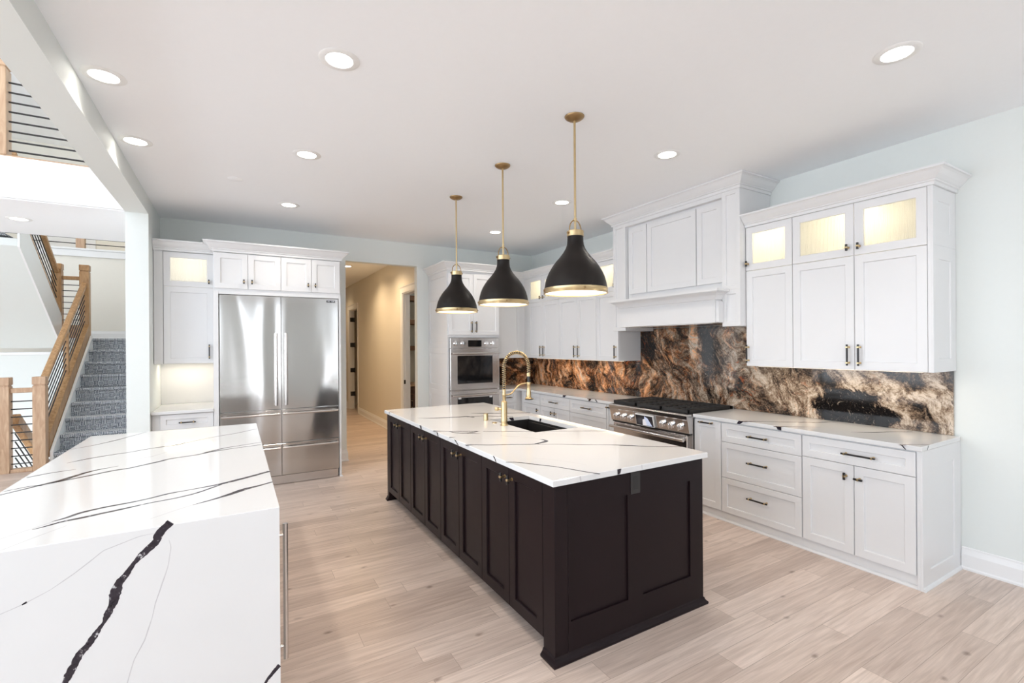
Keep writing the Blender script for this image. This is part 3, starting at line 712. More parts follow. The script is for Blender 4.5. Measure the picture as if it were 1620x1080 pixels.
def carcass(x0, x1, y0, y1, z0, zm, z1, parent, face, side=None):
    """solid lower box, hollow lit box above zm; 'face' is the open side"""
    t = .018
    w = MB().box(x0, x1, y0, y1, z0, zm-t/2)
    w.box(x0, x1, y0, y1, z1-t, z1)
    if face == '-x': w.box(x0, x1, y0, y0+t, zm-t/2, z1-t).box(x0, x1, y1-t, y1, zm-t/2, z1-t).box(x1-t, x1, y0+t, y1-t, zm-t/2, z1-t)
    else: w.box(x0, x0+t, y0, y1, zm-t/2, z1-t).box(x1-t, x1, y0, y1, zm-t/2, z1-t).box(x0+t, x1-t, y1-t, y1, zm-t/2, z1-t)
    build('body', w, M['cab'], parent)
PUCK_W = 2.2
def puck(x, y, z, parent, e=1.0, col=(1, .87, .62)):
    build('puck_light', MB().lathe([(.0, z-.012), (.022, z-.012), (.026, z-.004), (.026, z-.0005)], (x, y, 0), 20), M['puck'], parent)
    add_light('puck_lamp', 'POINT', (x, y, z-.05), PUCK_W*e, col, parent, shadow_soft_size=.03)

CROWN = [(0, 0), (.012, 0), (.012, .022), (.022, .026), (.022, .034), (.030, .040), (.048, .058), (.068, .084), (.080, .092), (.088, .094), (.088, .108), (0, .108)]
def crown(nm, label, path, z, prof=CROWN, k=1.0, parent=None):
    w = MB().sweep(path, [(p[0]*k, z+p[1]*k) for p in prof])
    if parent: return build(nm, w, M['cab'], parent)
    o = build(nm, w, M['cab'], org=(path[0][0], path[0][1], z)); return tag(o, label, 'molding')

# ---------------------------------------------------------------- base cabinets on the range wall
XD = 3.777                               # carcass front; doors stand 20 mm proud
F = FX(XD)
def base_body(y0, y1, parent, shoe=True, x1=4.398):
    w = MB().box(XD, x1, y0+.0005, y1-.0005, .08, ZS-.002).box(XD+.01, x1, y0+.0005, y1-.0005, 0, .08)
    build('body', w, M['cab'], parent)
    build('toe_shoe', MB().sweep([(XD+.01, y1-.0005), (XD+.01, y0+.0005)][::1], [(0, 0), (.02, 0), (.02, .006), (.016, .014), (.008, .019), (0, .021)]), M['cab'], parent)
PB0, PB1 = .088, .884
c = thing('base_cabinet', 'white two-door base cabinet with a drawer at the free end of the range wall', 'cabinet', (4.08, 1.65, 0))
base_body(1.303, 2.01, c)
w = MB().box(XD-.012, 4.40, 1.285, 1.302, 0, ZS-.002, .0015); build('end_panel', w, M['cab'], c)
FE = FY(1.285)
build('end_panel_frame', MB().shaker(FE, XD-.012, .0, 4.402, ZS-.002, .012, .115, .008), M['cab'], c)
build('end_shoe', MB().sweep([(XD-.012, 1.273), (4.40, 1.273)], [(0, 0), (.014, 0), (.014, .006), (.008, .016), (0, .02)]), M['cab'], c)
d = front('drawer', F, 1.305, .722, 2.008, PB1, c, rail=.05); pull(F, 1.62, .80, .21, False, d)
d = front('door', F, 1.305, PB0, 1.656, .722, c); tknob(F, 1.62, .635, d, vertical=False, L=.055)
d = front('door', F, 1.656, PB0, 2.008, .722, c); tknob(F, 1.705, .64, d)
c = thing('base_cabinet', 'white three-drawer base cabinet second from the free end of the range wall', 'cabinet', (4.08, 2.36, 0))
base_body(2.01, 2.71, c)
for z0, z1, hz in ((PB0, .397, .275), (.397, .714, .575), (.714, PB1, .80)):
    d = front('drawer', F, 2.012, z0, 2.708, z1, c, rail=.05); pull(F, 2.36, hz, .18, False, d)
c = thing('base_cabinet', 'narrow white pull-out cabinet with top handle between range and three-drawer cabinet', 'cabinet', (4.08, 2.85, 0))
base_body(2.71, 2.998, c); d = front('door', F, 2.712, PB0, 2.996, PB1, c); pull(F, 2.855, .862, .15, False, d)
c = thing('base_cabinet', 'narrow white pull-out cabinet on the corner side of the range', 'cabinet', (4.08, 4.15, 0))
base_body(4.082, 4.226, c); d = front('door', F, 4.084, PB0, 4.224, PB1, c, rail=.03); pull(F, 4.154, .855, .11, False, d)
c = thing('base_cabinet', 'wide white drawer cabinet left of the narrow pull-out beside the range', 'cabinet', (4.08, 4.58, 0))
base_body(4.226, 4.934, c)
for z0, z1, hz in ((PB0, .397, .275), (.397, .714, .575), (.714, PB1, .80)):
    d = front('drawer', F, 4.228, z0, 4.932, z1, c, rail=.05); pull(F, 4.58, hz, .18, False, d)
c = thing('base_cabinet', 'white base cabinet with one drawer over a pair of knobbed doors', 'cabinet', (4.08, 5.28, 0))
base_body(4.934, 5.629, c)
d = front('drawer', F, 4.936, .722, 5.627, PB1, c, rail=.05); pull(F, 5.28, .80, .18, False, d)
d = front('door', F, 4.936, PB0, 5.281, .722, c); tknob(F, 5.24, .65, d)
d = front('door', F, 5.281, PB0, 5.627, .722, c); tknob(F, 5.325, .65, d)
c = thing('base_cabinet', 'white single-door base cabinet with drawer next to the inside corner', 'cabinet', (4.08, 5.9, 0))
base_body(5.629, 6.16, c)
d = front('drawer', F, 5.631, .722, 6.09, PB1, c, rail=.05); pull(F, 5.86, .80, .16, False, d)
d = front('door', F, 5.631, PB0, 6.09, .722, c); tknob(F, 5.68, .65, d)
c = thing('base_cabinet', 'white drawer cabinet in the corner beside the oven tower', 'cabinet', (3.6, 6.5, 0))
build('body', MB().box(3.36, 4.395, 6.205, 6.815, .08, ZS-.002).box(3.36, 4.395, 6.215, 6.815, 0, .08), M['cab'], c)
FB = FY(6.205)
for z0, z1, hz in ((PB0, .397, .26), (.397, .714, .56), (.714, PB1, .80)):
    d = front('drawer', FB, 3.38, z0, 3.70, z1, c, rail=.045); pull(FB, 3.54, hz, .13, False, d)

# worktops ---------------------------------------------------------------
VEINS={
 'FG_TOP':[
  ([(-0.937,4.135,0.004),(-0.83,4.233,0.012),(-0.744,4.369,0.014),(-0.608,4.657,0.006)],0),
  ([(-0.843,3.659,0.003),(-0.763,3.736,0.016),(-0.648,3.803,0.014),(-0.598,3.813,0.014),(-0.489,3.885,0.014),(-0.348,3.928,0.034),(-0.295,3.995,0.01),(-0.131,4.138,0.01),(0.009,4.218,0.012),(0.15,4.355,0.008)],0),
  ([(-0.34,3.918,0.012),(-0.31,3.823,0.012),(-0.329,3.798,0.006),(-0.419,3.631,0.004),(-0.451,3.58,0.012),(-0.489,3.584,0.01),(-0.56,3.572,0.003)],1),
  ([(-0.925,3.026,0.012),(-0.866,3.086,0.018),(-0.825,3.133,0.024),(-0.755,3.192,0.035),(-0.713,3.291,0.03),(-0.66,3.363,0.02),(-0.57,3.41,0.004)],0),
  ([(-0.784,3.152,0.01),(-0.744,3.185,0.018),(-0.665,3.232,0.022),(-0.564,3.309,0.024),(-0.519,3.306,0.022),(-0.377,3.421,0.022),(-0.345,3.467,0.022),(-0.2,3.501,0.016),(-0.142,3.569,0.035),(-0.066,3.641,0.012),(0.151,3.723,0.008)],0),
  ([(-0.174,3.526,0.01),(-0.141,3.555,0.03),(-0.036,3.59,0.01),(0.147,3.63,0.012)],0),
  ([(-0.932,3.093,0.006),(-0.844,3.152,0.014),(-0.81,3.129,0.01)],0),
  ([(-0.611,2.455,0.003),(-0.572,2.479,0.02),(-0.552,2.524,0.026),(-0.459,2.565,0.018),(-0.405,2.573,0.016),(-0.321,2.607,0.012),(-0.269,2.646,0.016),(-0.192,2.659,0.006),(-0.071,2.691,0.024),(-0.028,2.715,0.028),(0.062,2.767,0.026),(0.153,2.832,0.022)],0),
  ([(-0.646,2.385,0.004),(-0.6,2.41,0.014),(-0.572,2.447,0.016),(-0.533,2.439,0.022),(-0.492,2.462,0.018),(-0.393,2.497,0.02),(-0.328,2.526,0.014),(-0.231,2.546,0.01),(-0.158,2.581,0.016),(-0.111,2.631,0.018),(-0.06,2.684,0.01)],0),
  ([(-0.158,2.399,0.003),(-0.075,2.445,0.016),(-0.011,2.495,0.03),(0.04,2.545,0.03),(0.084,2.559,0.02),(0.155,2.602,0.014)],0),
  ([(-0.93,3.36,0.01),(-0.85,3.42,0.016),(-0.757,3.445,0.003)],0),
  ([(-0.712,2.327,0.003),(-0.663,2.384,0.004),(-0.609,2.446,0.003)],1),
  ([(-0.671,2.193,0.003),(-0.605,2.294,0.004),(-0.548,2.371,0.003)],1),
  ([(-0.29,2.29,0.003),(-0.207,2.365,0.004),(-0.158,2.399,0.003)],1),
 ],
 'FG_FRONT':[
  ([(-0.211,0.933,0.0278),(-0.22,0.923,0.0266),(-0.234,0.915,0.0218),(-0.25,0.898,0.0242),(-0.261,0.864,0.0242),(-0.291,0.837,0.0206),(-0.316,0.812,0.0145),(-0.344,0.775,0.0194),(-0.364,0.747,0.0254),(-0.376,0.712,0.0278),(-0.384,0.676,0.0327),(-0.396,0.642,0.0278),(-0.406,0.618,0.0097),(-0.433,0.578,0.0169),(-0.466,0.53,0.0242),(-0.486,0.495,0.0278),(-0.506,0.452,0.0206),(-0.537,0.398,0.0181),(-0.579,0.302,0.0242),(-0.606,0.212,0.0121)],0),
  ([(-0.737,0.698,0.002),(-0.668,0.722,0.002),(-0.614,0.739,0.003),(-0.547,0.769,0.002),(-0.488,0.808,0.003),(-0.44,0.844,0.0035),(-0.407,0.872,0.003),(-0.343,0.89,0.0025),(-0.304,0.901,0.002),(-0.259,0.903,0.001)],1),
  ([(-0.218,0.869,0.001),(-0.212,0.842,0.003),(-0.221,0.773,0.0025),(-0.247,0.688,0.0035),(-0.261,0.641,0.003),(-0.27,0.594,0.003),(-0.293,0.517,0.004),(-0.324,0.455,0.0025),(-0.344,0.379,0.003),(-0.36,0.292,0.001)],1),
  ([(-0.616,0.738,0.004),(-0.604,0.744,0.006)],0),
  ([(0.151,0.271,0.014),(0.126,0.25,0.013),(0.098,0.217,0.012),(0.059,0.126,0.01)],0),
 ],
 'ISLAND':[
  ([(1.44,4.182,0.003),(1.548,4.104,0.03),(1.623,4.078,0.06),(1.758,4.038,0.02),(1.863,4.025,0.03),(1.903,3.943,0.02)],0),
  ([(1.849,3.994,0.01),(2.016,3.966,0.02),(2.12,3.857,0.03),(2.22,3.776,0.03)],0),
  ([(1.989,4.196,0.004),(2.13,4.095,0.03),(2.316,3.991,0.022),(2.485,3.898,0.03)],0),
  ([(2.18,4.737,0.002),(2.287,4.655,0.025),(2.406,4.599,0.002)],1),
  ([(1.321,3.475,0.05),(1.37,3.443,0.02),(1.422,3.394,0.018),(1.509,3.343,0.018),(1.576,3.306,0.022),(1.629,3.272,0.004)],0),
  ([(1.422,3.394,0.01),(1.441,3.312,0.02),(1.489,3.259,0.03),(1.554,3.261,0.025),(1.613,3.277,0.01)],0),
  ([(1.5,3.242,0.008),(1.538,3.228,0.02),(1.585,3.183,0.004)],0),
  ([(1.643,3.252,0.008),(1.822,3.143,0.014),(1.961,3.048,0.012)],0),
  ([(2.015,2.989,0.004),(2.133,2.947,0.008),(2.342,2.825,0.014),(2.375,2.81,0.02),(2.472,2.753,0.01)],0),
  ([(2.135,2.98,0.004),(2.27,2.899,0.008),(2.372,2.834,0.008)],1),
  ([(1.329,3.172,0.03),(1.35,3.173,0.012),(1.377,3.165,0.004)],0),
  ([(1.682,3.045,0.003),(1.709,2.978,0.014),(1.776,2.921,0.003)],1),
  ([(1.316,2.864,0.03),(1.343,2.871,0.02),(1.393,2.84,0.012),(1.447,2.785,0.02),(1.516,2.762,0.022),(1.616,2.715,0.02),(1.709,2.656,0.016),(1.755,2.648,0.018)],0),
  ([(1.727,2.657,0.008),(1.794,2.665,0.03),(1.859,2.689,0.03),(1.865,2.743,0.02),(1.845,2.769,0.004)],0),
  ([(1.78,2.913,0.003),(1.825,2.837,0.004),(1.85,2.762,0.006)],1),
  ([(1.743,2.641,0.01),(1.883,2.552,0.01),(1.963,2.485,0.018),(2.072,2.407,0.01),(2.158,2.349,0.018),(2.188,2.317,0.026),(2.233,2.281,0.016),(2.287,2.214,0.012),(2.402,2.129,0.014),(2.485,2.077,0.01)],0),
  ([(1.32,2.328,0.012),(1.371,2.304,0.012),(1.42,2.222,0.012),(1.499,2.106,0.011),(1.548,1.999,0.012),(1.583,1.911,0.012),(1.611,1.864,0.016)],0),
  ([(1.497,2.342,0.001),(1.561,2.26,0.002),(1.633,2.14,0.002),(1.669,2.034,0.001)],1),
  ([(1.336,4.742,0.03),(1.369,4.702,0.01),(1.434,4.659,0.002)],0),
 ],
 'RANGE_R':[
  ([(3.719,2.473,0.05),(3.847,2.401,0.01),(3.992,2.265,0.014),(4.177,2.114,0.024),(4.37,2.041,0.004)],0),
  ([(3.699,2.194,0.05),(3.77,2.139,0.012),(3.874,2.063,0.008),(3.983,1.984,0.004)],0),
  ([(3.944,1.756,0.003),(4.054,1.669,0.014),(4.181,1.612,0.012),(4.327,1.519,0.008)],0),
  ([(3.696,1.371,0.02),(3.787,1.338,0.006),(3.881,1.273,0.012)],0),
 ],
 'RANGE_L':[
  ([(3.803,5.873,0.006),(3.988,5.727,0.02),(4.268,5.551,0.004)],0),
  ([(3.719,4.988,0.04),(3.891,4.942,0.014),(4.036,4.773,0.006)],0),
  ([(3.708,4.517,0.06),(3.831,4.41,0.012),(3.978,4.323,0.004)],0),
 ],
}

def topvein(w, key, z=ZT):
    for pts, col in VEINS[key]: w.strip(pts, lambda a_, b_, c_: (a_, b_, z+.0003), 1+col)
QM = [M['quartz'], M['vein'], M['veing']]
def drip(w, F, a_, wd, slant, col=1, z1=ZT-.001, z0=ZS+.001):
    w.add([F(a_-wd/2, z1, .0003), F(a_+wd/2, z1, .0003), F(a_+slant+wd*.3, z0, .0003), F(a_+slant-wd*.3, z0, .0003)], [(0, 1, 2, 3)], col)
w = MB().box(3.74, 4.383, 1.268, 3.000, ZS, ZT, .003)
topvein(w, 'RANGE_R')
Fe = FX(3.74)
drip(w, Fe, 2.50, .05, .03); drip(w, Fe, 2.18, .045, -.01); drip(w, Fe, 1.375, .012, -.025); drip(w, FY(1.268), 3.845, .012, -.018)
t = build('worktop', w, QM, org=(4.06, 2.1, ZS)); tag(t, 'white quartz worktop right of the range with dark veins at its front edge', 'worktop')
w = MB().box(3.74, 4.383, 4.080, 6.17, ZS, ZT, .003).box(3.358, 4.383, 6.1685, 6.808, ZS, ZT, .003)
topvein(w, 'RANGE_L')
drip(w, Fe, 5.02, .07, .02); drip(w, Fe, 4.50, .05, .02); drip(w, Fe, 4.40, .03, -.03)
t = build('worktop', w, QM, org=(4.06, 5.4, ZS)); tag(t, 'white quartz corner worktop running from the range to the oven tower', 'worktop')
# stone splashback -------------------------------------------------------
w = MB().box(4.384, 4.4035, 1.306, 6.828, ZT+.001, 1.383).box(4.384, 4.4035, 2.634, 4.290, 1.3825, 1.746).box(4.384, 4.4035, 2.8165, 4.081, 1.746, 1.775)
t = build('splashback', w, M['granite'], org=(0, 0, 0)); tag(t, 'polished brown and black granite splashback along the range wall', 'splashback')
w = MB().box(3.35, 4.3835, 6.809, 6.8285, ZT+.001, 1.383)
t = build('splashback', w, M['granite'], org=(0, 0, 0)); tag(t, 'short granite splashback between oven tower and corner', 'splashback')

# ---------------------------------------------------------------- wall cabinets on the range wall
XU = 4.033; FU = FX(XU); ZU0, ZUM, ZU1 = 1.384, 2.243, 2.637
def upper(y0, y1, label, doors, ends=(0, 0), glass=True):
    """doors: list of (ya, yb, handle y or None)"""
    c = thing('wall_cabinet', label, 'cabinet', (4.2, (y0+y1)/2, ZU0))
    carcass(XU, 4.400, y0+.0005, y1-.0005, ZU0, ZUM, ZU1, c, '-x')
    for ya, yb, hy in doors:
        d = front('door', FU, ya, ZU0, yb, ZUM, c); pull(FU, hy, ZU0+.112, .16, True, d)
        d = gdoor(FU, ya, ZUM, yb, ZU1, c); tknob(FU, hy, ZUM+.064, d)
    puck((XU+4.4)/2, (y0+y1)/2, ZU1-.018, c, 1.0 if y1-y0 < .6 else 1.6)
    return c
upA = upper(1.322, 2.213, 'white double-door wall cabinet with lit glass top doors at the right end', [(1.322, 1.758, 1.722), (1.758, 2.213, 1.796)])
build('end_panel', MB().box(XU-.02, 4.402, 1.302, 1.3215, ZU0, ZU1, .001), M['cab'], upA)
for z0, z1 in ((ZU0, ZUM+.0), (ZUM, ZU1)):
    build('end_panel_frame', MB().shaker(FY(1.302), XU-.02, z0, 4.402, z1, .01, .09, .007), M['cab'], upA)
upper(2.213, 2.628, 'white single-door wall cabinet with lit glass top door against the hood', [(2.213, 2.628, 2.606)])
upper(4.292, 4.70, 'white single-door wall cabinet beside the hood on its corner side', [(4.292, 4.70, 4.335)])
upper(4.70, 5.51, 'white double-door wall cabinet second from the hood on the corner side', [(4.70, 5.09, 5.05), (5.09, 5.51, 5.135)])
upper(5.51, 6.33, 'white double-door wall cabinet nearest the kitchen corner', [(5.51, 5.92, 5.88), (5.92, 6.33, 5.965)])
c = thing('wall_cabinet', 'white corner wall cabinet with plain panel door beside the oven tower', 'cabinet', (3.7, 6.6, ZU0))
build('body', MB().box(3.36, 4.40, 6.452, 6.825, ZU0, ZU1).box(XU-.01, 4.40, 6.332, 6.4515, ZU0, ZU1), M['cab'], c)
front('door', FY(6.452), 3.37, ZU0, 3.93, ZUM, c); front('door', FY(6.452), 3.37, ZUM, 3.93, ZU1, c)
crown('crown_molding', 'white crown molding over the wall cabinets right of the hood', [(XU-.021, 2.628), (XU-.021, 1.291), (4.402, 1.291)], ZU1)
crown('crown_molding', 'white crown molding turning the corner from hood to oven tower', [(3.36, 6.432), (XU-.021, 6.432), (XU-.021, 4.292)], ZU1)

def strip_light(label, x, y0, y1, w_):
    t = thing('under_cabinet_light', label, 'light', (x, (y0+y1)/2, ZU0))
    build('strip', MB().box(x-.01, x+.01, y0, y1, ZU0-.009, ZU0-.0005), M['ledstrip'], t)
    add_light('strip_lamp', 'AREA', (x, (y0+y1)/2, ZU0-.011), w_, (1, .84, .62), t, shape='RECTANGLE', size=.02, size_y=y1-y0)
STRIP_W = 2.6
strip_light('warm light strip under the wall cabinets right of the hood', 4.16, 1.40, 2.60, STRIP_W)
strip_light('warm light strip under the wall cabinets between hood and corner', 4.16, 4.36, 6.30, STRIP_W*1.5)

# ---------------------------------------------------------------- range hood
h = thing('range_hood', 'tall white panelled range hood with mantel shelf above the range', 'range hood', (4.17, 3.45, 1.747))
HB, HY0, HY1 = 3.952, 2.632, 4.288
FH = FX(HB)
for y0, y1, nm in ((HY0, 2.815, 'pilaster'), (4.082, HY1-.002, 'pilaster')):
    p = build(nm, MB().box(HB, 4.402, y0, y1, 1.7475, 3.0), M['cab'], h)
    build('pilaster_panel', MB().shaker(FH, y0, 1.7475, y1, 2.085, .02, .04, .012), M['cab'], p)
    build('pilaster_panel', MB().shaker(FH, y0, 2.085, y1, 3.0, .02, .04, .012), M['cab'], p)
build('chimney_front', MB().box(3.987, 4.402, 2.8155, 4.0815, 2.0, 3.0), M['cab'], h)
FC = FX(3.987)
for y0, y1 in ((2.835, 3.124), (3.13, 3.78), (3.786, 4.065)): front('panel_door', FC, y0, 2.165, y1, 2.935, h)
build('frieze', MB().box(HB-.02, 3.9865, 2.8155, 4.0815, 2.955, 3.0), M['cab'], h)
crown('hood_crown', '', [(4.402, HY1-.002), (HB-.021, HY1-.002), (HB-.021, HY0), (4.402, HY0)], ZC-.117, k=1.07, parent=h)
w = MB().box(3.845, HB, 2.83, 4.075, 1.785, 2.06, .001)
a_ = build('mantel_apron', w, M['cab'], h)
MANT = [(0, 0), (.008, 0), (.008, .012), (.018, .018), (.022, .03), (.035, .052), (.058, .070), (.074, .078), (.082, .080), (.082, .084), (.094, .086), (.094, .106), (0, .106)]
build('mantel_shelf', MB().sweep([(HB-.021, 4.075), (3.8445, 4.075), (3.8445, 2.83), (HB-.021, 2.83)], [(p[0], 1.984+p[1]) for p in MANT]).box(3.846, HB-.001, 2.832, 4.073, 2.061, 2.088), M['cab'], h)
build('apron_side', MB().box(3.86, HB-.021, 2.80, 2.829, 1.785, 1.983, .001).box(3.86, HB-.021, 4.076, 4.10, 1.785, 1.983, .001), M['cab'], h)
build('liner', MB().box(3.90, 4.36, 2.90, 4.0, 1.777, 1.82, .003), M['steel'], h)
build('liner_trim', MB().box(3.955, 4.38, 2.817, 4.08, 1.80, 1.83), M['cab'], h)

# ---------------------------------------------------------------- range
r = thing('range', 'stainless steel gas range with six knobs and display under the hood', 'range', (4.05, 3.54, 0))
RY0, RY1 = 3.004, 4.076
build('body', MB().box(3.745, 4.37, RY0, RY1, .10, .905, .002).box(3.79, 4.36, RY0+.03, RY1-.03, 0, .10), M['steel'], r)
build('kick_plate', MB().box(3.77, 3.789, RY0+.01, RY1-.01, .02, .098, .002), M['steel'], r)
# bullnose / control panel (slightly sloped)
pr = [(3.745, .735), (3.700, .735), (3.672, .862), (3.664, .872), (3.662, .905), (3.672, .918), (3.745, .918)]
build('control_panel', MB().prism(pr, lambda u, v, c: (u, c, v), RY0+.002, RY1-.002), M['steel'], r)
build('oven_door', MB().box(3.700, 3.744, RY0+.03, RY1-.03, .20, .715, .006), M['steel'], r)
build('oven_window', MB().box(3.6985, 3.7005, RY0+.22, RY1-.22, .32, .55, .0005), M['oven_glass'], r)
build('door_gap', MB().box(3.715, 3.744, RY0+.004, RY1-.004, .717, .733), M['black'], r)
w = MB().tube([(3.648, RY0+.03, .675), (3.648, RY1-.03, .675)], .0165, 16)
for y in (RY0+.07, RY1-.07): w.box(3.648, 3.701, y-.016, y+.016, .66, .69, .004)
build('door_handle', w, M['steel'], r, smooth=True)
def knobmb(y, big=True):
    c0 = Vector((3.6865, y, .796)); n = Vector((-.9765, 0, -.2153)); u = Vector((0, 1, 0)); v = n.cross(u)
    Fk = lambda a_, b_, c_: tuple(c0+u*a_+v*b_+n*c_)
    w = MB().lathe([(.034, 0), (.034, .008), (.029, .012), (.029, .03), (.026, .034), (.0, .034)], F=Fk, seg=28, cap1=False)
    w.box(-.007, .007, -.029, .029, .034, .046, .002, 0, Fk)
    return w
for y in (3.098, 3.207, 3.318, 3.76, 3.868, 3.978): build('knob', knobmb(y), M['chrome'], r, smooth=True)
c0 = Vector((3.6862, 3.54, .800)); nn = Vector((-.9765, 0, -.2153)); vv = Vector((-.2153, 0, .9765))
Fd = lambda a_, b_, c_: tuple(c0+Vector((0, 1, 0))*a_+vv*b_+nn*c_)
build('display_frame', MB().box(-.125, .125, -.062, .062, 0, .024, .003, 0, Fd), M['plate'], r)
sc = build('display', MB().box(-.117, .117, -.054, .054, .0242, .0256, 0, 0, Fd), M['screen'], r)
w = MB(); w.add([Fd(-.10, -.05, .0258), Fd(-.03, -.05, .0258), Fd(.0, -.005, .0258), Fd(-.01, .048, .0258), Fd(-.05, .03, .0258)], [(0, 1, 2, 3, 4)], 0)
w.add([Fd(-.03, -.05, .0259), Fd(.03, -.05, .0259), Fd(.02, .01, .0259), Fd(-.005, .02, .0259)], [(0, 1, 2, 3)], 1)
build('display_picture', w, [M['screenblue'], M['screengrey']], sc)
ct = build('cooktop', MB().box(3.70, 4.365, RY0+.012, RY1-.012, .905, .922, .002), M['black'], r)
for i in range(3):
    y0 = RY0+.02+i*.346; y1 = y0+.34; w = MB(); z = .958
    for y in (y0+.008, y1-.008): w.box(3.715, 4.35, y-.008, y+.008, .924, z, .002)
    for x in (3.723, 4.342, 4.03): w.box(x-.008, x+.008, y0, y1, .924, z, .002)
    for x in (3.80, 3.88, 3.96, 4.10, 4.18, 4.26): w.box(x-.006, x+.006, y0+.01, y1-.01, z-.016, z, .002)
    w.box(3.72, 4.345, (y0+y1)/2-.006, (y0+y1)/2+.006, z-.016, z, .002)
    build('grate', w, M['iron'], r)
    for x in (3.88, 4.18):
        build('burner', MB().lathe([(.055, .922), (.055, .93), (.038, .934), (.038, .942), (0, .942)], (x, (y0+y1)/2, 0), 24, cap1=False), M['iron'], r, smooth=True)
build('backguard', MB().box(4.366, 4.380, RY0+.002, RY1-.002, .905, .955, .002), M['steel'], r)

# ---------------------------------------------------------------- oven tower
OY = 6.10; FO = FY(OY)
c = thing('oven_cabinet', 'tall white oven tower with two upper doors beside the hallway opening', 'cabinet', (2.945, 6.46, 0))
OX0, OX1 = 2.547, 3.355
w = MB().box(OX0, OX0+.018, OY, 6.825, 0, ZU1).box(OX1-.018, OX1, OY, 6.825, 0, ZU1).box(OX0+.018, OX1-.018, OY, 6.825, 1.70, ZU1).box(OX0+.018, OX1-.018, OY, 6.825, 0, .36).box(OX0+.018, OX1-.018, 6.80, 6.825, .36, 1.70)
build('body', w, M['cab'], c)
d = front('door', FO, OX0, 1.735, 2.93, 2.60, c); pull(FO, 2.895, 1.85, .16, True, d)
d = front('door', FO, 2.93, 1.735, OX1-.004, 2.60, c); pull(FO, 2.967, 1.85, .16, True, d)
d = front('drawer', FO, OX0, .09, OX1-.004, .35, c); pull(FO, 2.945, .25, .18, False, d)
FS = FX(OX0)
for z0, z1 in ((.10, .95), (.95, 1.55), (1.55, 2.32), (2.32, ZU1)): build('side_panel', MB().shaker(FS, OY-.002, z0, 6.828, z1, .012, .075, .008), M['cab'], c)
build('side_panel', MB().box(OX0-.012, OX0-.0005, OY-.002, 6.828, 0, .099), M['cab'], c)
crown('crown_molding', 'white crown molding on top of the oven tower', [(OX1, OY-.02), (OX0-.012, OY-.02), (OX0-.012, 6.828)][::-1], ZU1)
ov = thing('double_oven', 'stainless steel double wall oven with four silver knobs in the tower', 'oven', (2.945, 6.3, .37))
OA, OB = 2.568, 3.332
build('body', MB().box(OA+.004, OB-.004, OY+.002, 6.78, .365, 1.695), M['steel'], ov)
FV = FY(OY)
build('control_panel', MB().box(OA, OB, 1.55, 1.693, 0.0005, .028, .003, 0, FV), M['steel'], ov)
dp = build('display', MB().box(2.842, 3.052, 1.568, 1.662, .0282, .030, .0005, 0, FV), M['oven_glass'], ov)
for x in (2.65, 2.757, 3.128, 3.228):
    Fk = lambda a_, b_, c_, x=x: (x+a_, OY-.0283-c_, 1.617+b_)
    w = MB().lathe([(.034, 0), (.034, .006), (.029, .009), (.028, .028), (.024, .032), (0, .032)], F=Fk, seg=28, cap1=False)
    w.box(-.006, .006, -.027, .027, .032, .042, .002, 0, Fk); build('knob', w, M['chrome'], ov, smooth=True)
for z0, z1, nm in ((.965, 1.542, 'oven_door'), (.375, .953, 'oven_door')):
    d = build(nm, MB().box(OA, OB, z0, z1, .0005, .034, .004, 0, FV), M['steel'], ov)
    build('window', MB().box(OA+.105, OB-.105, z0+.085, z1-.10, .0342, .0355, .0005, 0, FV), M['oven_glass'], d)
    w = MB().tube([FV(OA+.02, z1-.066, .075), FV(OB-.02, z1-.066, .075)], .0135, 14)
    for x in (OA+.045, OB-.045): w.box(x-.014, x+.014, z1-.077, z1-.055, .034, .078, .004, 0, FV)
    build('handle', w, M['steel'], d, smooth=True)
    if z0 < .5:
        for x in (OA+.115, OB-.16): build('paper_tag', MB().box(x, x+.045, z1-.117, z1-.092, .0357, .0365, 0, 0, FV), M['plate'], d)

# ---------------------------------------------------------------- refrigerator and its surround
FRY = 6.08; FF = FY(FRY)
fr = thing('refrigerator', 'wide stainless steel refrigerator with two doors and four drawers', 'refrigerator', (.468, 6.4, 0))
FA0, FA1, FAM = -.150, 1.088, .458
build('body', MB().box(FA0+.004, FA1-.004, FRY+.002, 6.80, .02, 2.165), M['steel'], fr)
def fpanel(nm, a0, a1, z0, z1): return build(nm, MB().box(a0+.002, a1-.002, z0+.0025, z1-.0025, .001, .04, .004, 0, FF), M['fridge'], fr)
for a0, a1, hx in ((FA0, FAM, FAM-.055), (FAM, FA1, FAM+.047)):
    d = fpanel('door', a0, a1, .868, 2.166)
    w = MB().tube([FF(hx, .92, .09), FF(hx, 1.745, .09)], .0155, 16)
    for z in (.955, 1.71): w.box(hx-.013, hx+.013, z-.02, z+.02, .04, .09, .004, 0, FF)
    build('handle', w, M['steel'], d, smooth=True)
    for z0, z1 in ((.478, .868), (.105, .478)):
        d = fpanel('drawer', a0, a1, z0, z1)
        w = MB().tube([FF(a0+.012, z1-.048, .085), FF(a1-.02, z1-.048, .085)], .014, 16)
        for x in (a0+.05, a1-.06): w.box(x-.02, x+.02, z1-.06, z1-.036, .04, .085, .004, 0, FF)
        build('handle', w, M['steel'], d, smooth=True)
build('kick_plate', MB().box(FA0+.01, FA1-.01, .004, .10, -.02, .02, .002, 0, FF), M['steel'], fr)
bd = build('badge', MB().box(.952, 1.052, 2.118, 2.142, .0402, .043, .001, 0, FF), M['black'], fr)
w = MB()
for k in range(9):
    x = .960+k*.0098
    if k == 4: continue
    w.box(x, x+.0062, 2.126, 2.126+(.009 if k % 3 else .0075), .0431, .0436, 0, 0, FF)
build('badge_lettering', w, M['chrome'], bd)
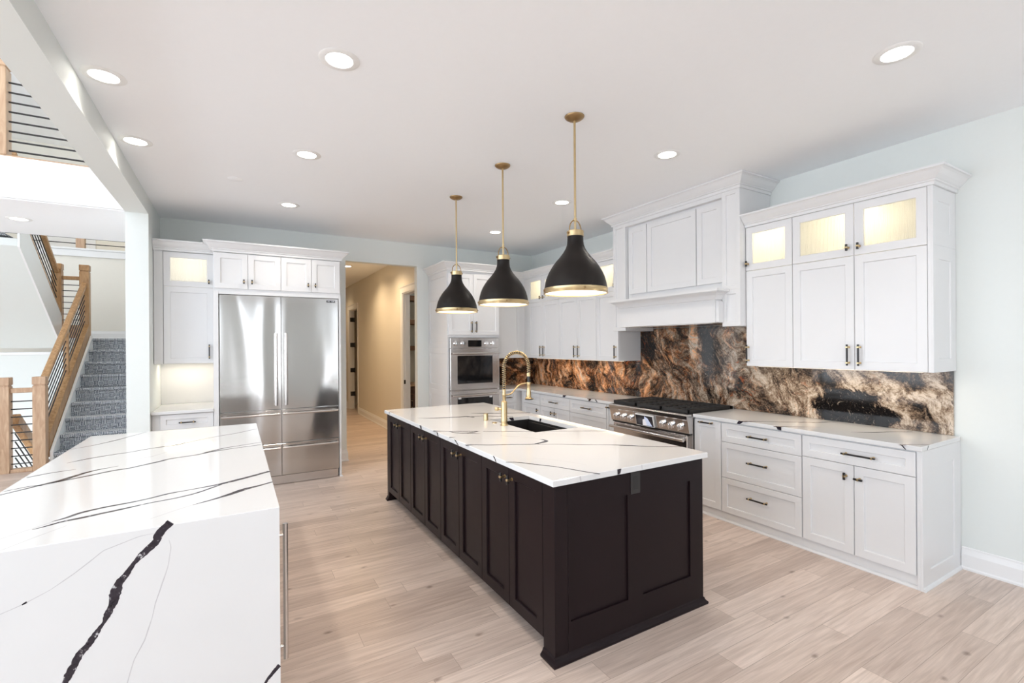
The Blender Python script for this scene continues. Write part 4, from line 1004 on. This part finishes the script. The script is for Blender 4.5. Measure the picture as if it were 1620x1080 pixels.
c = thing('tall_panel', 'white side panel between refrigerator and hallway opening', 'panel', (1.105, 6.4, 0))
build('panel', MB().box(1.0925, 1.117, 6.045, 6.826, 0, 2.205, .0015), M['cab'], c)
build('foot_shoe', MB().sweep([(1.117, 6.8), (1.117, 6.045), (1.0925, 6.045)][::-1], [(0, 0), (.012, 0), (.012, .006), (.006, .015), (0, .018)]), M['cab'], c)
c = thing('tall_panel', 'white side panel between refrigerator and coffee nook', 'panel', (-.175, 6.4, 0))
build('panel', MB().box(-.203, -.155, 6.045, 6.826, 0, 2.205, .0015), M['cab'], c)
c = thing('bridge_cabinet', 'white four-door cabinet above the refrigerator', 'cabinet', (.46, 6.4, 2.2))
build('body', MB().box(-.203, 1.117, 6.065, 6.826, 2.207, ZU1-.009), M['cab'], c)
build('face_rail', MB().box(-.154, 1.092, 6.046, 6.0645, 2.170, 2.206), M['cab'], c)
FT = FY(6.065)
for a0, a1, hx in ((-.195, .127, .088), (.127, .460, .167), (.460, .787, .748), (.787, 1.109, .827)):
    d = front('door', FT, a0, 2.232, a1, 2.625, c); tknob(FT, hx, 2.312, d)
crown('crown_molding', 'white crown molding above the refrigerator', [(-.203, 6.170), (-.203, 6.044), (1.117, 6.044), (1.117, 6.826)][::-1][::-1], ZU1-.008)
# coffee nook left of the refrigerator
LY = 6.28; FL = FY(LY)
c = thing('wall_cabinet', 'white wall cabinet with glass top door over the nook left of the refrigerator', 'cabinet', (-.48, 6.55, 1.41))
carcass(-.665, -.205, LY, 6.825, 1.412, 2.25, 2.628, c, '-y')
build('filler_stile', MB().box(-.745, -.6655, LY-.018, 6.82, 1.412, 2.63), M['cab'], c)
d = front('door', FL, -.663, 1.412, -.206, 2.25, c); pull(FL, -.248, 1.54, .16, True, d)
d = gdoor(FL, -.663, 2.25, -.206, 2.625, c); tknob(FL, -.248, 2.315, d)
puck(-.435, 6.55, 2.612, c, .9, (1, .93, .80))
crown('crown_molding', 'white crown molding above the nook wall cabinet', [(-.748, LY-.02), (-.2045, LY-.02)][::1], ZU1-.008)
c = thing('base_cabinet', 'white base cabinet with a drawer in the nook left of the refrigerator', 'cabinet', (-.47, 6.45, 0))
build('body', MB().box(-.745, -.205, 6.08, 6.82, 0, ZS-.002), M['cab'], c)
FN = FY(6.08)
d = front('drawer', FN, -.678, .728, -.207, .888, c, rail=.05); pull(FN, -.44, .80, .15, False, d)
front('door', FN, -.678, .09, -.207, .728, c)
w = MB().box(-.747, -.204, 6.03, 6.826, ZS, ZT, .003); w.strip([(-.40, 6.72, .004), (-.3, 6.70, .012), (-.21, 6.66, .006)], lambda a_, b_, c_: (a_, b_, ZT+.0003), 2)
t = build('worktop', w, QM, org=(-.47, 6.4, ZS)); tag(t, 'small white quartz worktop in the nook left of the refrigerator', 'worktop')
t = build('splashback', MB().box(-.747, -.204, 6.8275, 6.8295, ZT+.001, 1.411), M['quartz'], org=(-.47, 6.82, ZT)); tag(t, 'plain white quartz splashback at the back of the nook', 'splashback')
t = thing('under_cabinet_light', 'warm light strip under the nook wall cabinet', 'light', (-.47, 6.6, 1.40))
build('strip', MB().box(-.70, -.23, 6.62, 6.64, 1.404, 1.4115), M['puck'], t)
add_light('strip_lamp', 'AREA', (-.47, 6.63, 1.40), 1.7, (1, .90, .76), t, shape='RECTANGLE', size=.45, size_y=.03)

# ---------------------------------------------------------------- main island
IX0, IX1, IY0, IY1 = 1.333, 2.486, 1.887, 4.899
BX0, BX1, BY0, BY1 = 1.377, 2.465, 1.925, 4.88
isl = thing('kitchen_island', 'dark espresso kitchen island with eight doors under white quartz', 'kitchen island', (1.91, 3.4, 0))
SH = (1.962, 2.375, 3.006, 3.748)                       # sink cut-out
w = MB().box(BX0, 1.94, BY0, BY1, .085, ZS-.002).box(2.40, BX1, BY0, BY1, .085, ZS-.002).box(1.94, 2.40, BY0, 2.985, .085, ZS-.002).box(1.94, 2.40, 3.77, BY1, .085, ZS-.002).box(1.94, 2.40, 2.985, 3.77, .085, .55)
w.box(BX0+.06, BX1-.05, BY0+.05, BY1-.05, 0.0, .085)
build('body', w, M['espresso'], isl)
FI = FX(BX0)
seams = [2.014, 2.361, 2.707, 3.067, 3.414, 3.762, 4.128, 4.477, 4.825]
for k in range(8):
    d = front('door', FI, seams[k], .09, seams[k+1], .885, isl, 'espresso', rail=.06, t=.022)
    tknob(FI, seams[k+1]-.04 if k % 2 == 0 else seams[k]+.04, .825, d, t=.022, L=.052, k=1.15)
for y0, y1 in ((1.909, 2.012), (4.827, 4.884)):
    build('corner_post', MB().box(BX0-.022, BX0+.06, y0, y1, 0, ZS-.002, .0015), M['espresso'], isl)
FEn = FY(1.925)
build('end_panel', MB().box(BX0+.0605, BX1, .0, .192, 0, .016, 0, 0, FEn).box(BX0+.0605, BX1, .766, ZS-.002, 0, .016, 0, 0, FEn)
      .box(BX0+.0605, 1.452, .192, .766, 0, .016, 0, 0, FEn).box(1.846, 1.957, .192, .766, 0, .016, 0, 0, FEn).box(2.352, BX1, .192, .766, 0, .016, 0, 0, FEn)
      .box(1.452, 1.846, .192, .766, 0, .005, 0, 0, FEn).box(1.957, 2.352, .192, .766, 0, .005, 0, 0, FEn), M['espresso'], isl)
COVE = [(0, 0), (.020, 0), (.022, .006), (.021, .014), (.014, .020), (.008, .028), (.005, .038), (0, .042)]
build('base_molding', MB().sweep([(BX0-.022, 2.012), (BX0-.022, 1.909), (BX1, 1.909), (BX1, 2.01)], COVE), M['espresso'], isl)
build('foot_molding', MB().sweep([(BX0-.022, 4.827), (BX0-.022, 4.884)][::-1], [(p[0], p[1]) for p in COVE]), M['espresso'], isl)
ot = build('outlet_plate', MB().box(1.866, 1.936, .766, .884, .0162, .0215, .002, 0, FEn), M['black'], isl)
w = MB().box(1.884, 1.918, .788, .864, .0216, .0232, .001, 0, FEn)
for z in (.806, .846):
    for x in (1.894, 1.906): w.box(x-.0012, x+.0012, z-.005, z+.005, .0232, .0236, 0, 0, FEn)
build('receptacle', w, M['sinkblk'], ot)
# slab with sink cut-out
w = MB(); x0, x1, y0, y1 = SH; q = .003
vs = []; fs = []
O = [(IX0, IY0), (IX1, IY0), (IX1, IY1), (IX0, IY1)]; Oi = [(IX0+q, IY0+q), (IX1-q, IY0+q), (IX1-q, IY1-q), (IX0+q, IY1-q)]
I = [(x0, y0), (x1, y0), (x1, y1), (x0, y1)]
rings = [[(p[0], p[1], ZS) for p in I], [(p[0], p[1], ZS) for p in O], [(p[0], p[1], ZT-q) for p in O], [(p[0], p[1], ZT) for p in Oi], [(p[0], p[1], ZT) for p in I]]
for rg in rings: vs += rg
for i in range(5):
    for k in range(4): fs.append((i*4+k, i*4+(k+1) % 4, ((i+1) % 5)*4+(k+1) % 4, ((i+1) % 5)*4+k))
w.add(vs, fs); topvein(w, 'ISLAND')
Fl = FX(IX0); Fn = FY(IY0)
for a_, wd, sl in ((3.80, .05, -.02), (3.42, .03, -.02), (3.08, .028, -.06), (2.50, .02, -.03), (4.72, .02, 0)): drip(w, Fl, a_, wd, sl)
drip(w, Fn, 1.765, .03, -.004); drip(w, Fn, 1.5, .008, .005, 2); drip(w, Fn, 1.93, .006, .004, 2)
Fs = lambda a_, b_, c_: (a_, 3.748-c_, b_)
drip(w, Fs, 2.18, .05, .02); drip(w, lambda a_, b_, c_: (2.375-c_, a_, b_), 3.55, .03, .01)
t = build('worktop', w, QM, org=(1.91, 3.4, ZS)); tag(t, 'white quartz island worktop with dark veins and a sink cut-out', 'worktop')
sk = thing('sink', 'black undermount sink set in the island worktop', 'sink', (2.17, 3.38, .66))
x0, x1, y0, y1 = x0-.004, x1+.004, y0-.004, y1+.004; zb = .665
w = MB(); tk = .008
w.box(x0-tk, x1+tk, y0-tk, y1+tk, zb-tk, zb).box(x0-tk, x0, y0-tk, y1+tk, zb, ZS-.002).box(x1, x1+tk, y0-tk, y1+tk, zb, ZS-.002).box(x0, x1, y0-tk, y0, zb, ZS-.002).box(x0, x1, y1, y1+tk, zb, ZS-.002)
w.box(x0, x0+.012, y0, y1, .80, .872, .002).box(x1-.012, x1, y0, y1, .80, .872, .002)
build('basin', w, M['sinkblk'], sk)
build('drain', MB().lathe([(0, zb+.004), (.03, zb+.004), (.045, zb+.002), (.045, zb+.0002)], (2.17, 3.38, 0), 24), M['black'], sk, smooth=True)
# faucet
fx, fy = 1.918, 3.407
fa = thing('kitchen_faucet', 'tall brass spring-neck faucet at the island sink', 'faucet', (fx, fy, ZT))
build('base', MB().lathe([(.032, ZT+.0005), (.032, ZT+.006), (.027, ZT+.010), (.025, ZT+.02), (.027, ZT+.03), (.027, ZT+.05), (.0245, ZT+.055), (.0245, 1.118), (.021, 1.124), (.014, 1.128), (.014, 1.165), (.016, 1.168), (.016, 1.19), (.0135, 1.195), (.0135, 1.225), (0, 1.226)], (fx, fy, 0), 28, cap1=False), M['brass'], fa, smooth=True)
w = MB().tube([(fx, fy, 1.06), (fx-.030, fy+.022, 1.06), (fx-.048, fy+.035, 1.062)], .008, 12); w.lathe([(0, 1.045), (.017, 1.048), (.019, 1.06), (.017, 1.074), (0, 1.078)], (fx-.05, fy+.037, 0), 18)
build('lever', w, M['brass'], fa, smooth=True)
AR, zc = .121, 1.405
path = []
for k in range(12): path.append(Vector((fx, fy, 1.215+(zc-1.215)*k/12)))
for k in range(37): t_ = PI-PI*k/36; path.append(Vector((fx+AR+AR*math.cos(t_), fy, zc+AR*math.sin(t_))))
for k in range(1, 7): path.append(Vector((fx+2*AR, fy, zc-.075*k/6)))
build('hose', MB().tube(path, .0085, 12), M['black'], fa, smooth=True)
cum = [0]
for i in range(1, len(path)): cum.append(cum[-1]+(path[i]-path[i-1]).length)
def along(s):
    for i in range(1, len(path)):
        if s <= cum[i] or i == len(path)-1:
            f_ = (s-cum[i-1])/(cum[i]-cum[i-1]); return path[i-1].lerp(path[i], min(1, f_)), (path[i]-path[i-1]).normalized()
co = []; turns = 40; npt = turns*10
for k in range(npt+1):
    p_, t_ = along(cum[-1]*k/npt); n_ = Vector((0, 1, 0)); b_ = t_.cross(n_); an = 2*PI*turns*k/npt
    co.append(p_+.0128*(math.cos(an)*n_+math.sin(an)*b_))
build('spring', MB().tube(co, .0036, 6), M['brass'], fa, smooth=True)
hx = fx+2*AR
build('spray_head', MB().lathe([(.030, 1.128), (.032, 1.132), (.030, 1.138), (.020, 1.145), (.021, 1.175), (.0165, 1.205), (.0155, 1.215), (.0155, 1.25), (.017, 1.252), (.017, 1.262), (0, 1.263)], (hx, fy, 0), 24, cap1=False), M['brass'], fa, smooth=True)
build('spray_face', MB().lathe([(.029, 1.122), (.034, 1.123), (.034, 1.1275), (.0, 1.1276)], (hx, fy, 0), 24, cap1=False), M['black'], fa, smooth=True)
build('hose_sleeve', MB().lathe([(.012, 1.263), (.0125, 1.318), (.012, 1.322), (0, 1.322)], (hx, fy, 0), 20, cap1=False), M['black'], fa, smooth=True)
build('end_collar', MB().lathe([(.017, 1.322), (.0175, 1.34), (.0155, 1.342), (.0155, 1.352), (0, 1.352)], (hx, fy, 0), 20, cap1=False), M['brass'], fa, smooth=True)
arm = [Vector((fx+.01, fy, 1.178)), Vector((fx+.03, fy, 1.176)), Vector((fx+.07, fy, 1.185)), Vector((fx+.11, fy, 1.222)), Vector((fx+.15, fy, 1.252)), Vector((fx+.195, fy, 1.262)), Vector((hx, fy, 1.263))]
def smooth_path(P, n=6):
    R = []
    for i in range(len(P)-1):
        a0, a1, a2, a3 = P[max(0, i-1)], P[i], P[i+1], P[min(len(P)-1, i+2)]
        for k in range(n):
            t = k/n; R.append(.5*((2*a1)+(a2-a0)*t+(2*a0-5*a1+4*a2-a3)*t*t+(3*a1-a0-3*a2+a3)*t**3))
    return R+[P[-1]]
w = MB().tube(smooth_path(arm), .0062, 10); w.lathe([(.0185, 1.254), (.0185, 1.272), (.013, 1.273), (.013, 1.254)], (hx, fy, 0), 20, cap0=False, cap1=False)
build('support_arm', w, M['brass'], fa, smooth=True)
t = build('air_gap', MB().lathe([(.020, ZT+.0005), (.020, ZT+.058), (.018, ZT+.0615), (0, ZT+.062)], (1.908, 3.718, 0), 24, cap1=False), M['brass'], org=(1.908, 3.718, ZT), smooth=True)
tag(t, 'short brass cylinder cap on the island worktop beside the faucet', 'air gap')
t = build('air_switch', MB().lathe([(.022, ZT+.0005), (.022, ZT+.004), (.014, ZT+.005), (.014, ZT+.008), (0, ZT+.0085)], (1.907, 3.555, 0), 24, cap1=False), M['brass'], org=(1.907, 3.555, ZT), smooth=True)
tag(t, 'flat round brass button on the island worktop left of the faucet', 'button')

# ---------------------------------------------------------------- foreground island
GX0, GX1, GY0, GY1 = -.941, .154, 2.178, 4.679
w = MB()
w.prism([(GY0, 0), (GY0, ZT-.002), (GY0+.002, ZT), (GY1-.002, ZT), (GY1, ZT-.002), (GY1, 0), (GY1-.03, 0), (GY1-.03, ZS), (GY0+.03, ZS), (GY0+.03, 0)], lambda u, v, c: (c, u, v), GX0, GX1)
topvein(w, 'FG_TOP')
for pts, col in VEINS['FG_FRONT']: w.strip(pts, lambda a_, b_, c_: (a_, GY0-.0003, b_), 1+col, jag=.38, step=.006)
t = build('waterfall_worktop', w, QM, org=(-.39, 3.43, 0)); tag(t, 'white quartz waterfall worktop with bold dark vein on its near end', 'worktop')
c = thing('island_cabinet', 'white island cabinet under the waterfall worktop with a long steel appliance pull', 'cabinet', (-.39, 3.43, 0))
build('body', MB().box(GX0+.02, GX1-.045, GY0+.032, GY1-.032, 0, ZS-.002), M['cab'], c)
FG = lambda a_, b_, c_: (GX1-.045+c_, a_, b_)
for y0, y1 in ((2.215, 2.83), (2.83, 3.43), (3.43, 4.03), (4.03, 4.64)):
    d = front('door', FG, y0, .10, y1, .885, c)
    if y0 < 2.3:
        w = MB().tube([(.185, 2.30, .22), (.185, 2.30, .812)], .0105, 16)
        for z in (.276, .763): w.tube([(GX1-.03, 2.30, z), (.185, 2.30, z)], .006, 10)
        build('appliance_pull', w, M['steel'], d, smooth=True)

# ---------------------------------------------------------------- pendants
def pendant(x, y, label):
    p = thing('pendant_lamp', label, 'pendant lamp', (x, y, ZC), 'black dome pendants over the island')
    zr = 1.932
    build('canopy', MB().lathe([(0, ZC-.030), (.02, ZC-.030), (.045, ZC-.022), (.062, ZC-.010), (.066, ZC-.003), (.066, ZC-.0005)], (x, y, 0), 36), M['abrass'], p, smooth=True)
    build('stem', MB().lathe([(.0075, zr+.41), (.0075, zr+.478), (.0105, zr+.48), (.0105, zr+.50), (.0075, zr+.502), (.0075, ZC-.028)], (x, y, 0), 16), M['brass'], p, smooth=True)
    lp = [(x+.0475*math.cos(t), y, zr+.425+.062*math.sin(t)) for t in [PI*k/20 for k in range(21)]]
    lp = [(x+.0475, y, zr+.395)]+lp+[(x-.0475, y, zr+.395)]
    w = MB().tube(lp, .004, 8)
    for sgn in (-1, 1): w.tube([(x+sgn*.046, y, zr+.398), (x+sgn*.066, y, zr+.398)], .007, 10)
    build('yoke', w, M['abrass'], p, smooth=True)
    build('neck_collar', MB().lathe([(.0, zr+.378), (.056, zr+.378), (.056, zr+.412), (.053, zr+.415), (0, zr+.416)], (x, y, 0), 32), M['brass'], p, smooth=True)
    outer = [(.0525, .378), (.0535, .345), (.0565, .322), (.066, .296), (.083, .268), (.107, .237), (.134, .207), (.157, .174), (.177, .140), (.192, .105), (.2025, .068), (.2085, .03)]
    prof = [(r_, zr+z_) for r_, z_ in outer]; inner = [(r_-.004, zr+z_-.003) for r_, z_ in outer][::-1]
    build('shade', MB().lathe(prof+inner, (x, y, 0), 56, cap0=False, cap1=False), M['shade'], p, smooth=True)
    rb = build('rim_band', MB().lathe([(.2085, zr+.032), (.2125, zr+.030), (.2125, zr+.003), (.2145, zr), (.2145, zr-.004), (.2045, zr-.004), (.2045, zr+.032)], (x, y, 0), 56, cap0=False, cap1=False), M['brass'], p, smooth=True)
    for k in range(4):
        a_ = PI/4+k*PI/2+PI/8; px, py = x+.2125*math.cos(a_), y+.2125*math.sin(a_)
        build('screw', MB().tube([(px, py, zr+.016), (px+.006*math.cos(a_), py+.006*math.sin(a_), zr+.016)], .007, 10), M['abrass'], rb, smooth=True)
    build('diffuser', MB().lathe([(0, zr+.004), (.204, zr+.004), (.204, zr+.008), (0, zr+.008)], (x, y, 0), 48, cap0=False, cap1=False), M['lensp'], p)
    add_light('pendant_bulb', 'AREA', (x, y, zr-.01), PEND_W, (1, .72, .44), p, shape='DISK', size=.38)
    return p
PEND_W = 4.2
pendant(1.965, 2.505, 'nearest and largest-looking of the black dome pendants over the island')
pendant(1.965, 3.488, 'middle black dome pendant over the island sink')
pendant(1.965, 4.466, 'farthest black dome pendant, nearest the hallway opening')

# ---------------------------------------------------------------- recessed lights
def recessed(x, y, z, label, e, col=(1, .91, .80), spot=2.3):
    p = thing('recessed_light', label, 'ceiling light', (x, y, z), 'recessed ceiling lights')
    build('trim_ring', MB().lathe([(.066, z-.0005), (.070, z-.006), (.098, z-.005), (.104, z-.001), (.104, z-.0004), (.066, z-.0004)], (x, y, 0), 40, cap0=False, cap1=False), M['plate'], p, smooth=True)
    build('lens', MB().lathe([(0, z-.003), (.067, z-.003), (.067, z-.0006), (0, z-.0006)], (x, y, 0), 32, cap0=False, cap1=False), M['lens'], p)
    add_light('downlight', 'SPOT', (x, y, z-.02), e, col, p, spot_size=spot, spot_blend=.9, shadow_soft_size=.06)
    return p
DL = 32
for x, y, lb in ((-.625, 3.43, 'recessed light near the beam, second pair toward the camera on the left'), (-.625, 4.40, 'recessed light near the beam above the far end of the waterfall worktop'),
                 (.487, 2.624, 'large recessed light at upper centre left of the nearest pendant'), (.50, 4.05, 'recessed light between beam and pendants, halfway to the back wall'),
                 (.507, 5.586, 'recessed light in front of the refrigerator'), (3.018, 1.115, 'recessed light at upper right, nearest the camera'),
                 (3.005, 2.638, 'recessed light in front of the hood right of the nearest pendant stem'), (3.027, 4.084, 'recessed light left of the hood crown behind the nearest pendant stem'),
                 (3.032, 5.596, 'small distant recessed light between the pendant stems near the kitchen corner')):
    recessed(x, y, ZC, lb, DL)
recessed(.487, 1.10, ZC, 'recessed light added above the camera side of the room, out of view', DL)  # added downlight, brightens the waterfall worktop from outside the frame
recessed(-.62, 1.9, ZC, 'recessed light added near the beam above the near end of the waterfall worktop, out of view', DL)  # second added downlight for the worktop top, also unseen
recessed(-1.935, 6.836, 2.94, 'recessed light under the upstairs bridge at left edge', 8)
for x, y in ((-2.2, 9.4), (-2.2, 12.4), (-4.5, 9.4)):  # unseen lamps added to brighten the stair hall and upstairs wall
    recessed(x, y, 5.8, 'added unseen recessed light in the high stair hall ceiling', 70, (1, .87, .70), 2.6)
WARM = (1, .74, .46); HLX, HLY = 1.848, 9.325
recessed(3.3, 7.8, ZC, 'recessed light added in the pantry ceiling, out of view', 30, (1, .92, .82), 2.6)  # unseen lamp added because the pantry came out dark
recessed(HLX, HLY, ZC, 'recessed light in the hallway ceiling', 110, WARM, 2.6)
recessed(1.90, 8.1, ZC, 'hallway recessed light hidden by the opening header', 110, WARM, 2.6)
recessed(1.90, 12.4, ZC, 'hallway recessed light at the far end', 35, WARM, 2.6)
t = build('detector_cover', MB().lathe([(0, ZC-.006), (.055, ZC-.006), (.062, ZC-.002), (.062, ZC-.0005)], (.01, 4.95, 0), 32), M['ceil'], org=(.01, 4.95, ZC), smooth=True)
tag(t, 'small round blank cover plate on the ceiling in front of the refrigerator', 'cover plate')

# ---------------------------------------------------------------- pantry seen through the hall door
for z, lb in ((1.50, 'lowest brown pantry shelf above the counter'), (1.98, 'middle brown pantry shelf'), (2.42, 'top brown pantry shelf')):
    t = build('pantry_shelf', MB().box(2.64, 4.29, 8.40, 8.695, z, z+.09, .003), M['shelfwood'], org=(3.4, 8.55, z)); tag(t, lb, 'shelf', 'pantry shelves')
c = thing('pantry_cabinet', 'dark red-brown base cabinet in the pantry', 'cabinet', (3.4, 8.5, 0))
build('body', MB().box(2.64, 4.29, 8.22, 8.695, .0, .86), M['brownwood'], c)
FP = FY(8.22)
for k in range(3):
    d = front('drawer', FP, 2.65+k*.54, .70, 2.65+(k+1)*.54, .85, c, 'brownwood', rail=.04); pull(FP, 2.92+k*.54, .775, .14, False, d)
    d = front('door', FP, 2.65+k*.54, .09, 2.65+(k+1)*.54, .70, c, 'brownwood'); pull(FP, 2.72+k*.54, .55, .16, True, d)
t = build('pantry_counter', MB().box(2.64, 4.29, 8.18, 8.695, .862, .90, .003), M['maple'], org=(3.4, 8.45, .87)); tag(t, 'pale wood counter on the pantry cabinet', 'worktop')
def plate(nm, label, F, a_, b_, rocker=True):
    t = thing(nm, label, 'switch' if rocker else 'outlet', F(a_, b_, 0))
    build('plate', MB().box(a_-.036, a_+.036, b_-.058, b_+.058, .0005, .006, .002, 0, F), M['plate'], t)
    build('rocker' if rocker else 'socket', MB().box(a_-.016, a_+.016, b_-.032, b_+.032, .0062, .009, .001, 0, F), M['trim'], t)
plate('wall_outlet', 'white outlet plate on the pantry wall above the counter', FY(8.70), 2.80, 1.18, False)
plate('light_switch', 'white light switch on the hallway wall beyond the far door', FX(HX), 12.85, 1.22)
